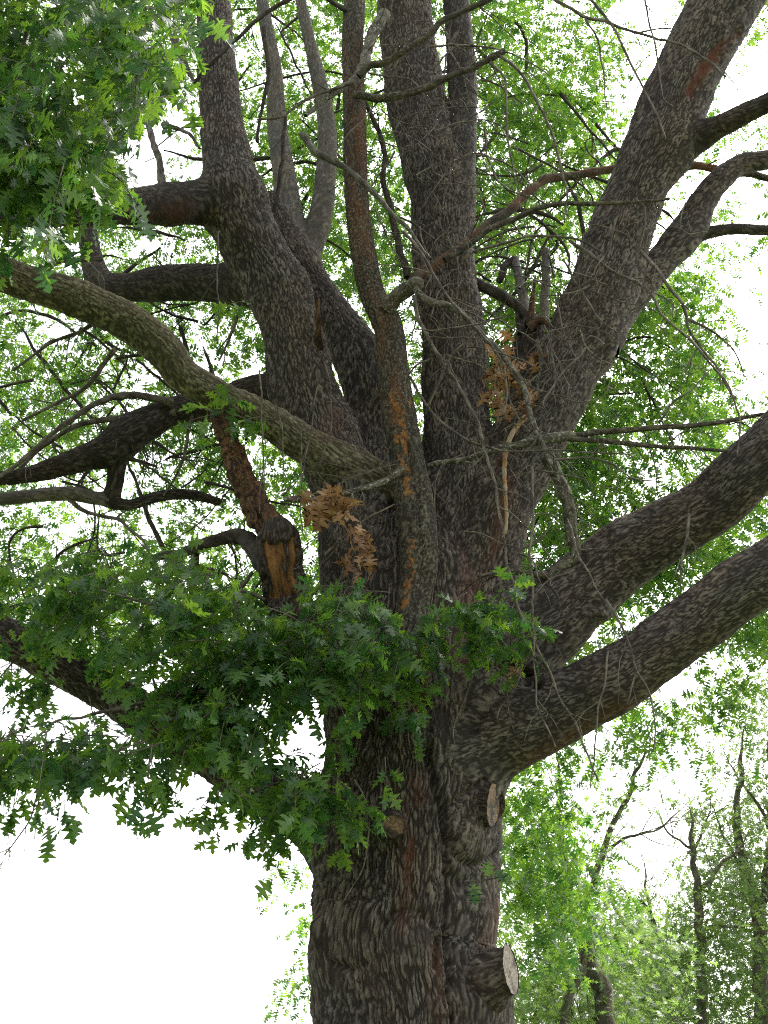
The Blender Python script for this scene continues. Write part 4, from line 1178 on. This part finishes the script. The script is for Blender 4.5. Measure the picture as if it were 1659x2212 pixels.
def place_leaf(name, me, p_, y_, z_, s_, parent):
    ob = bpy.data.objects.new(name, me)
    col.objects.link(ob)
    y_ = unit(y_); x_ = unit(np.cross(y_, z_)); z2 = np.cross(x_, y_)
    base = np.zeros(3); q = parent
    while q is not None:
        base += np.array(q.location); q = q.parent
    ob.parent = parent
    M_ = Matrix(((x_[0], y_[0], z2[0], 0), (x_[1], y_[1], z2[1], 0), (x_[2], y_[2], z2[2], 0), (0, 0, 0, 1)))
    ob.rotation_mode = 'QUATERNION'
    ob.rotation_quaternion = M_.to_quaternion()
    ob.scale = (s_, s_, s_)
    ob.location = p_ - base
    return ob


for k in pick:
    place_leaf('leaf', leaf_meshes[k % len(leaf_meshes)], NP[k], NY[k], NZ[k], NS[k], oak)
# sprout on the trunk's right edge
twig([(1004, 1904), (1029, 1901), (1069, 1896), (1090, 1893)], 4, 2.4, 9.2, 9.15, 0, .2)
for x, y, dx, dy in ((1020, 1905, .3, -1), (1024, 1915, .1, -1), (1066, 1875, .5, -.5), (1074, 1890, .9, -.4), (1050, 1898, .2, .8)):
    place_leaf('leaf', leaf_meshes[x % 8], at(x, y, 9.15), np.array([dx, -.2, dy]), np.array([.2, -1, .4]), .12, oak)

VV, FF = leaf_mesh_arrays(NP[~pset], NY[~pset], NZ[~pset], NS[~pset], 1, rl)
FP, FY, FZ, FS = (np.concatenate([q[k] for q in far]) for k in range(4))
V2, F2 = leaf_mesh_arrays(FP, FY, FZ, FS, 0, rl)
cr = link_mesh('crown', np.vstack([VV, V2]), np.vstack([FF, F2 + len(VV)]), M_LEAF, oak, origin=BASE + np.array([0, 0, 7.0]))
cr['kind'] = 'stuff'
print('near leaves', len(NP), 'far leaves', len(FP), 'tris', len(FF) + len(F2))
# leafy shoots carrying the near leaves
parts = []
for q, (pth, sz) in enumerate(twigs_near):
    V, F, Q, *_ = tube_arrays(pth, [.0045, .0035, .002], .09, 4, 0, q * .7)
    parts.append((V, F, Q))
tw = stick('leafy_shoots', parts, M_TWIG, oak)
tw['kind'] = 'stuff'

# curled brown leaves on the broken branches and in the fork
dl_meshes = []
for q in range(6):
    V, F = leaf_template(2, np.random.default_rng(300 + q))
    V[:, 0] *= 1.25
    V[:, 2] += -.5 * V[:, 1] ** 2 + .5 * np.abs(V[:, 0]) - .12 * np.sin(V[:, 1] * 7)
    me = bpy.data.meshes.new('dead_leaf')
    me.from_pydata([tuple(v) for v in V], [], [tuple(int(i) for i in f) for f in F])
    me.polygons.foreach_set('use_smooth', np.ones(len(F), bool))
    me.materials.append(M_DEADLEAF)
    dl_meshes.append(me)
rd = np.random.default_rng(8)


def dead_leaves(parent, cx, cy, sx, sy, Y, n_, size=.13):
    for k in range(n_):
        x, y = cx + rd.normal() * sx, cy + rd.normal() * sy
        y_ = np.array([rd.normal() * .6, rd.normal() * .5, -1 + rd.normal() * .5])
        z_ = np.array([rd.normal() * 1.2, -1, rd.normal() * 1.2])
        place_leaf('dead_leaf', dl_meshes[k % 6], at(x, y, Y + rd.uniform(-.1, .1)), y_, z_, size * rd.uniform(.7, 1.1), parent)


dead_leaves(hb, 710, 1075, 24, 15, 9.0, 24, .16)
dead_leaves(hb, 772, 1160, 12, 18, 9.05, 10, .12)
dead_leaves(hb, 795, 1190, 12, 10, 9.05, 6, .12)
dead_leaves(hb, 776, 1215, 10, 8, 9.05, 4, .12)
dead_leaves(oak, 1074, 805, 12, 34, 9.3, 30, .14)
dead_leaves(oak, 1070, 850, 10, 10, 9.3, 5, .15)
dead_leaves(oak, 1142, 840, 8, 22, 9.7, 9, .13)
dead_leaves(oak, 1128, 870, 8, 8, 9.65, 5, .13)
dead_leaves(oak, 1148, 775, 8, 12, 9.75, 5, .12)
dead_leaves(oak, 1108, 1445, 8, 8, 9.25, 5, .10)
V, F, Q, C, r, T = px_stick([(760, 1066), (770, 1110), (782, 1160), (790, 1215)], 5, 2.5, 9.12, 9.1, .01, 5, .04)
stick('twig', [(V, F, Q)], M_TWIG, hb)

# ------------------------------------------------------------------ trees behind
def far_tree(label, stems, crowns, size, loc_px, Y, mat_leaf=M_LEAF2, n_leaf=(8, 13), seed=1):
    rt = np.random.default_rng(seed)
    b_ = at(loc_px, 2212, Y)
    base = np.array([b_[0], Y, 0.0])
    t_ = thing('tree', label, 'tree', base, 'trees standing behind the oak')
    first = True
    for pts, w0, w1, Ys in stems:
        P = []; R = []
        for k, (x, y) in enumerate(pts):
            p_ = at(x, y, Ys); P.append(p_); R.append((w0 + (w1 - w0) * k / (len(pts) - 1)) / 2 * px_m(p_))
        P.append(P[-1] + (P[-1] - P[-2]) * 1.2 + np.array([0, 0, .25])); R.append(R[-1] * .2)
        if first:
            P = [np.array([base[0], Y, -.1]), (np.array([base[0], Y, 0]) + P[0]) / 2] + P; R = [R[0] * 1.6, R[0] * 1.2] + R
        V, F, Q, C, r, T = tube_arrays(P, R, .08, 12, .05, seed + pts[0][0] * .1)
        sh = side_shoots(C, r, T, 7, 1.3, seed + pts[0][0] * .01, -.2)
        stick('trunk' if first else 'branch', [(V, F, Q)] + sh, M_TRUNKFAR, t_, origin=P[0])
        first = False
    acc = []
    for poly, n_, Y0, Y1 in crowns:
        O = region(poly, n_, Y0, Y1, rt, True, .1, 20)
        D = unit(rt.normal(size=O.shape) + np.array([0, 0, -.2]))
        acc.append(make_sprays(O, D, size, rt, n_leaf, (.4, .9), .4, .6)[:4])
    q = [np.concatenate([a[k] for a in acc]) for k in range(4)]
    V, F = leaf_mesh_arrays(*q, 0, rt)
    c_ = link_mesh('crown', V, F, mat_leaf, t_, origin=q[0].mean(0))
    c_['kind'] = 'stuff'


M_TRUNKFAR = bark_material('far_bark', (0.070, 0.060, 0.050), (0.175, 0.155, 0.13), (0.36, 0.36, 0.30), 0.6)
far_tree('leaning tree with curved grey trunk just right of the oak', [
    ([(1318, 2260), (1308, 2180), (1290, 2110), (1268, 2060), (1245, 2010), (1228, 1960), (1222, 1900), (1215, 1830), (1210, 1750)], 46, 14, 16), ([(1262, 2060), (1250, 2110), (1225, 2180), (1215, 2230)], 16, 20, 15.8),
    ([(1240, 2000), (1268, 1950), (1300, 1850), (1325, 1780), (1365, 1700)], 20, 10, 16.2), ([(1320, 1830), (1370, 1805), (1430, 1785)], 8, 4, 16.2)],
    [([(1060, 1750), (1300, 1640), (1400, 1800), (1420, 2000), (1400, 2300), (1100, 2300)], 520, 15.3, 19), ([(1090, 2080), (1420, 2000), (1450, 2330), (1090, 2330)], 340, 15.4, 19)], .115, 1318, 16, seed=3)
far_tree('tree with two short upright trunks close beside the sawn stub', [
    ([(1196, 2260), (1190, 2180), (1182, 2120), (1190, 2060)], 34, 26, 19), ([(1222, 2260), (1220, 2200), (1225, 2120), (1215, 2050)], 20, 12, 19)],
    [([(1080, 1900), (1300, 1850), (1330, 2330), (1080, 2330)], 170, 18.8, 22)], .12, 1196, 19, seed=4)
far_tree('slender tree with thin upright trunk and sparse top among the background trees', [
    ([(1520, 2260), (1516, 2150), (1514, 2060), (1512, 1980), (1506, 1930), (1500, 1880), (1497, 1830)], 26, 13, 20), ([(1505, 1930), (1535, 1900), (1560, 1860), (1590, 1840)], 12, 6, 20), ([(1499, 1840), (1510, 1810), (1525, 1780)], 8, 4, 20),
    ([(1497, 1835), (1470, 1815), (1440, 1790)], 7, 4, 20), ([(1510, 2010), (1560, 2000), (1620, 1995)], 9, 6, 20)],
    [([(1400, 1760), (1560, 1700), (1640, 1900), (1640, 2330), (1380, 2330), (1390, 2000)], 860, 19.2, 23)], .12, 1520, 20, seed=5)
far_tree('tree with dark forked limbs and dense low crown in the background', [
    ([(1445, 2260), (1440, 2180), (1432, 2110), (1415, 2070), (1390, 2040), (1345, 1985)], 24, 9, 23), ([(1432, 2040), (1410, 1990), (1390, 1950), (1365, 1945)], 14, 8, 23), ([(1412, 1990), (1400, 1950), (1395, 1910)], 10, 5, 23), ([(1395, 2060), (1430, 2020), (1440, 1990)], 8, 5, 23)],
    [([(1290, 1980), (1420, 1920), (1500, 2000), (1500, 2330), (1290, 2330)], 760, 22, 26)], .125, 1445, 23, seed=6)
far_tree('tall tree with rough pale trunk rising at the edge of the background grove', [
    ([(1652, 2260), (1646, 2150), (1642, 2050), (1636, 1960), (1615, 1900), (1600, 1840), (1590, 1760), (1600, 1680)], 40, 12, 21), ([(1642, 1990), (1655, 1900), (1668, 1800), (1665, 1700)], 24, 12, 21), ([(1612, 1890), (1585, 1850), (1560, 1800)], 10, 5, 21),
    ([(1660, 1790), (1635, 1730), (1600, 1690)], 9, 5, 21)],
    [([(1480, 1480), (1620, 1420), (1900, 1400), (1900, 2330), (1590, 2330), (1560, 1900), (1540, 1700)], 1300, 20, 24)], .12, 1652, 21, seed=7)
# oak's own lit foliage hanging under the lowest right limb belongs to the crown above
print('objects', len(bpy.data.objects), 'tris', sum(sum(len(p.vertices) - 2 for p in me.polygons) for me in bpy.data.meshes) if False else '')
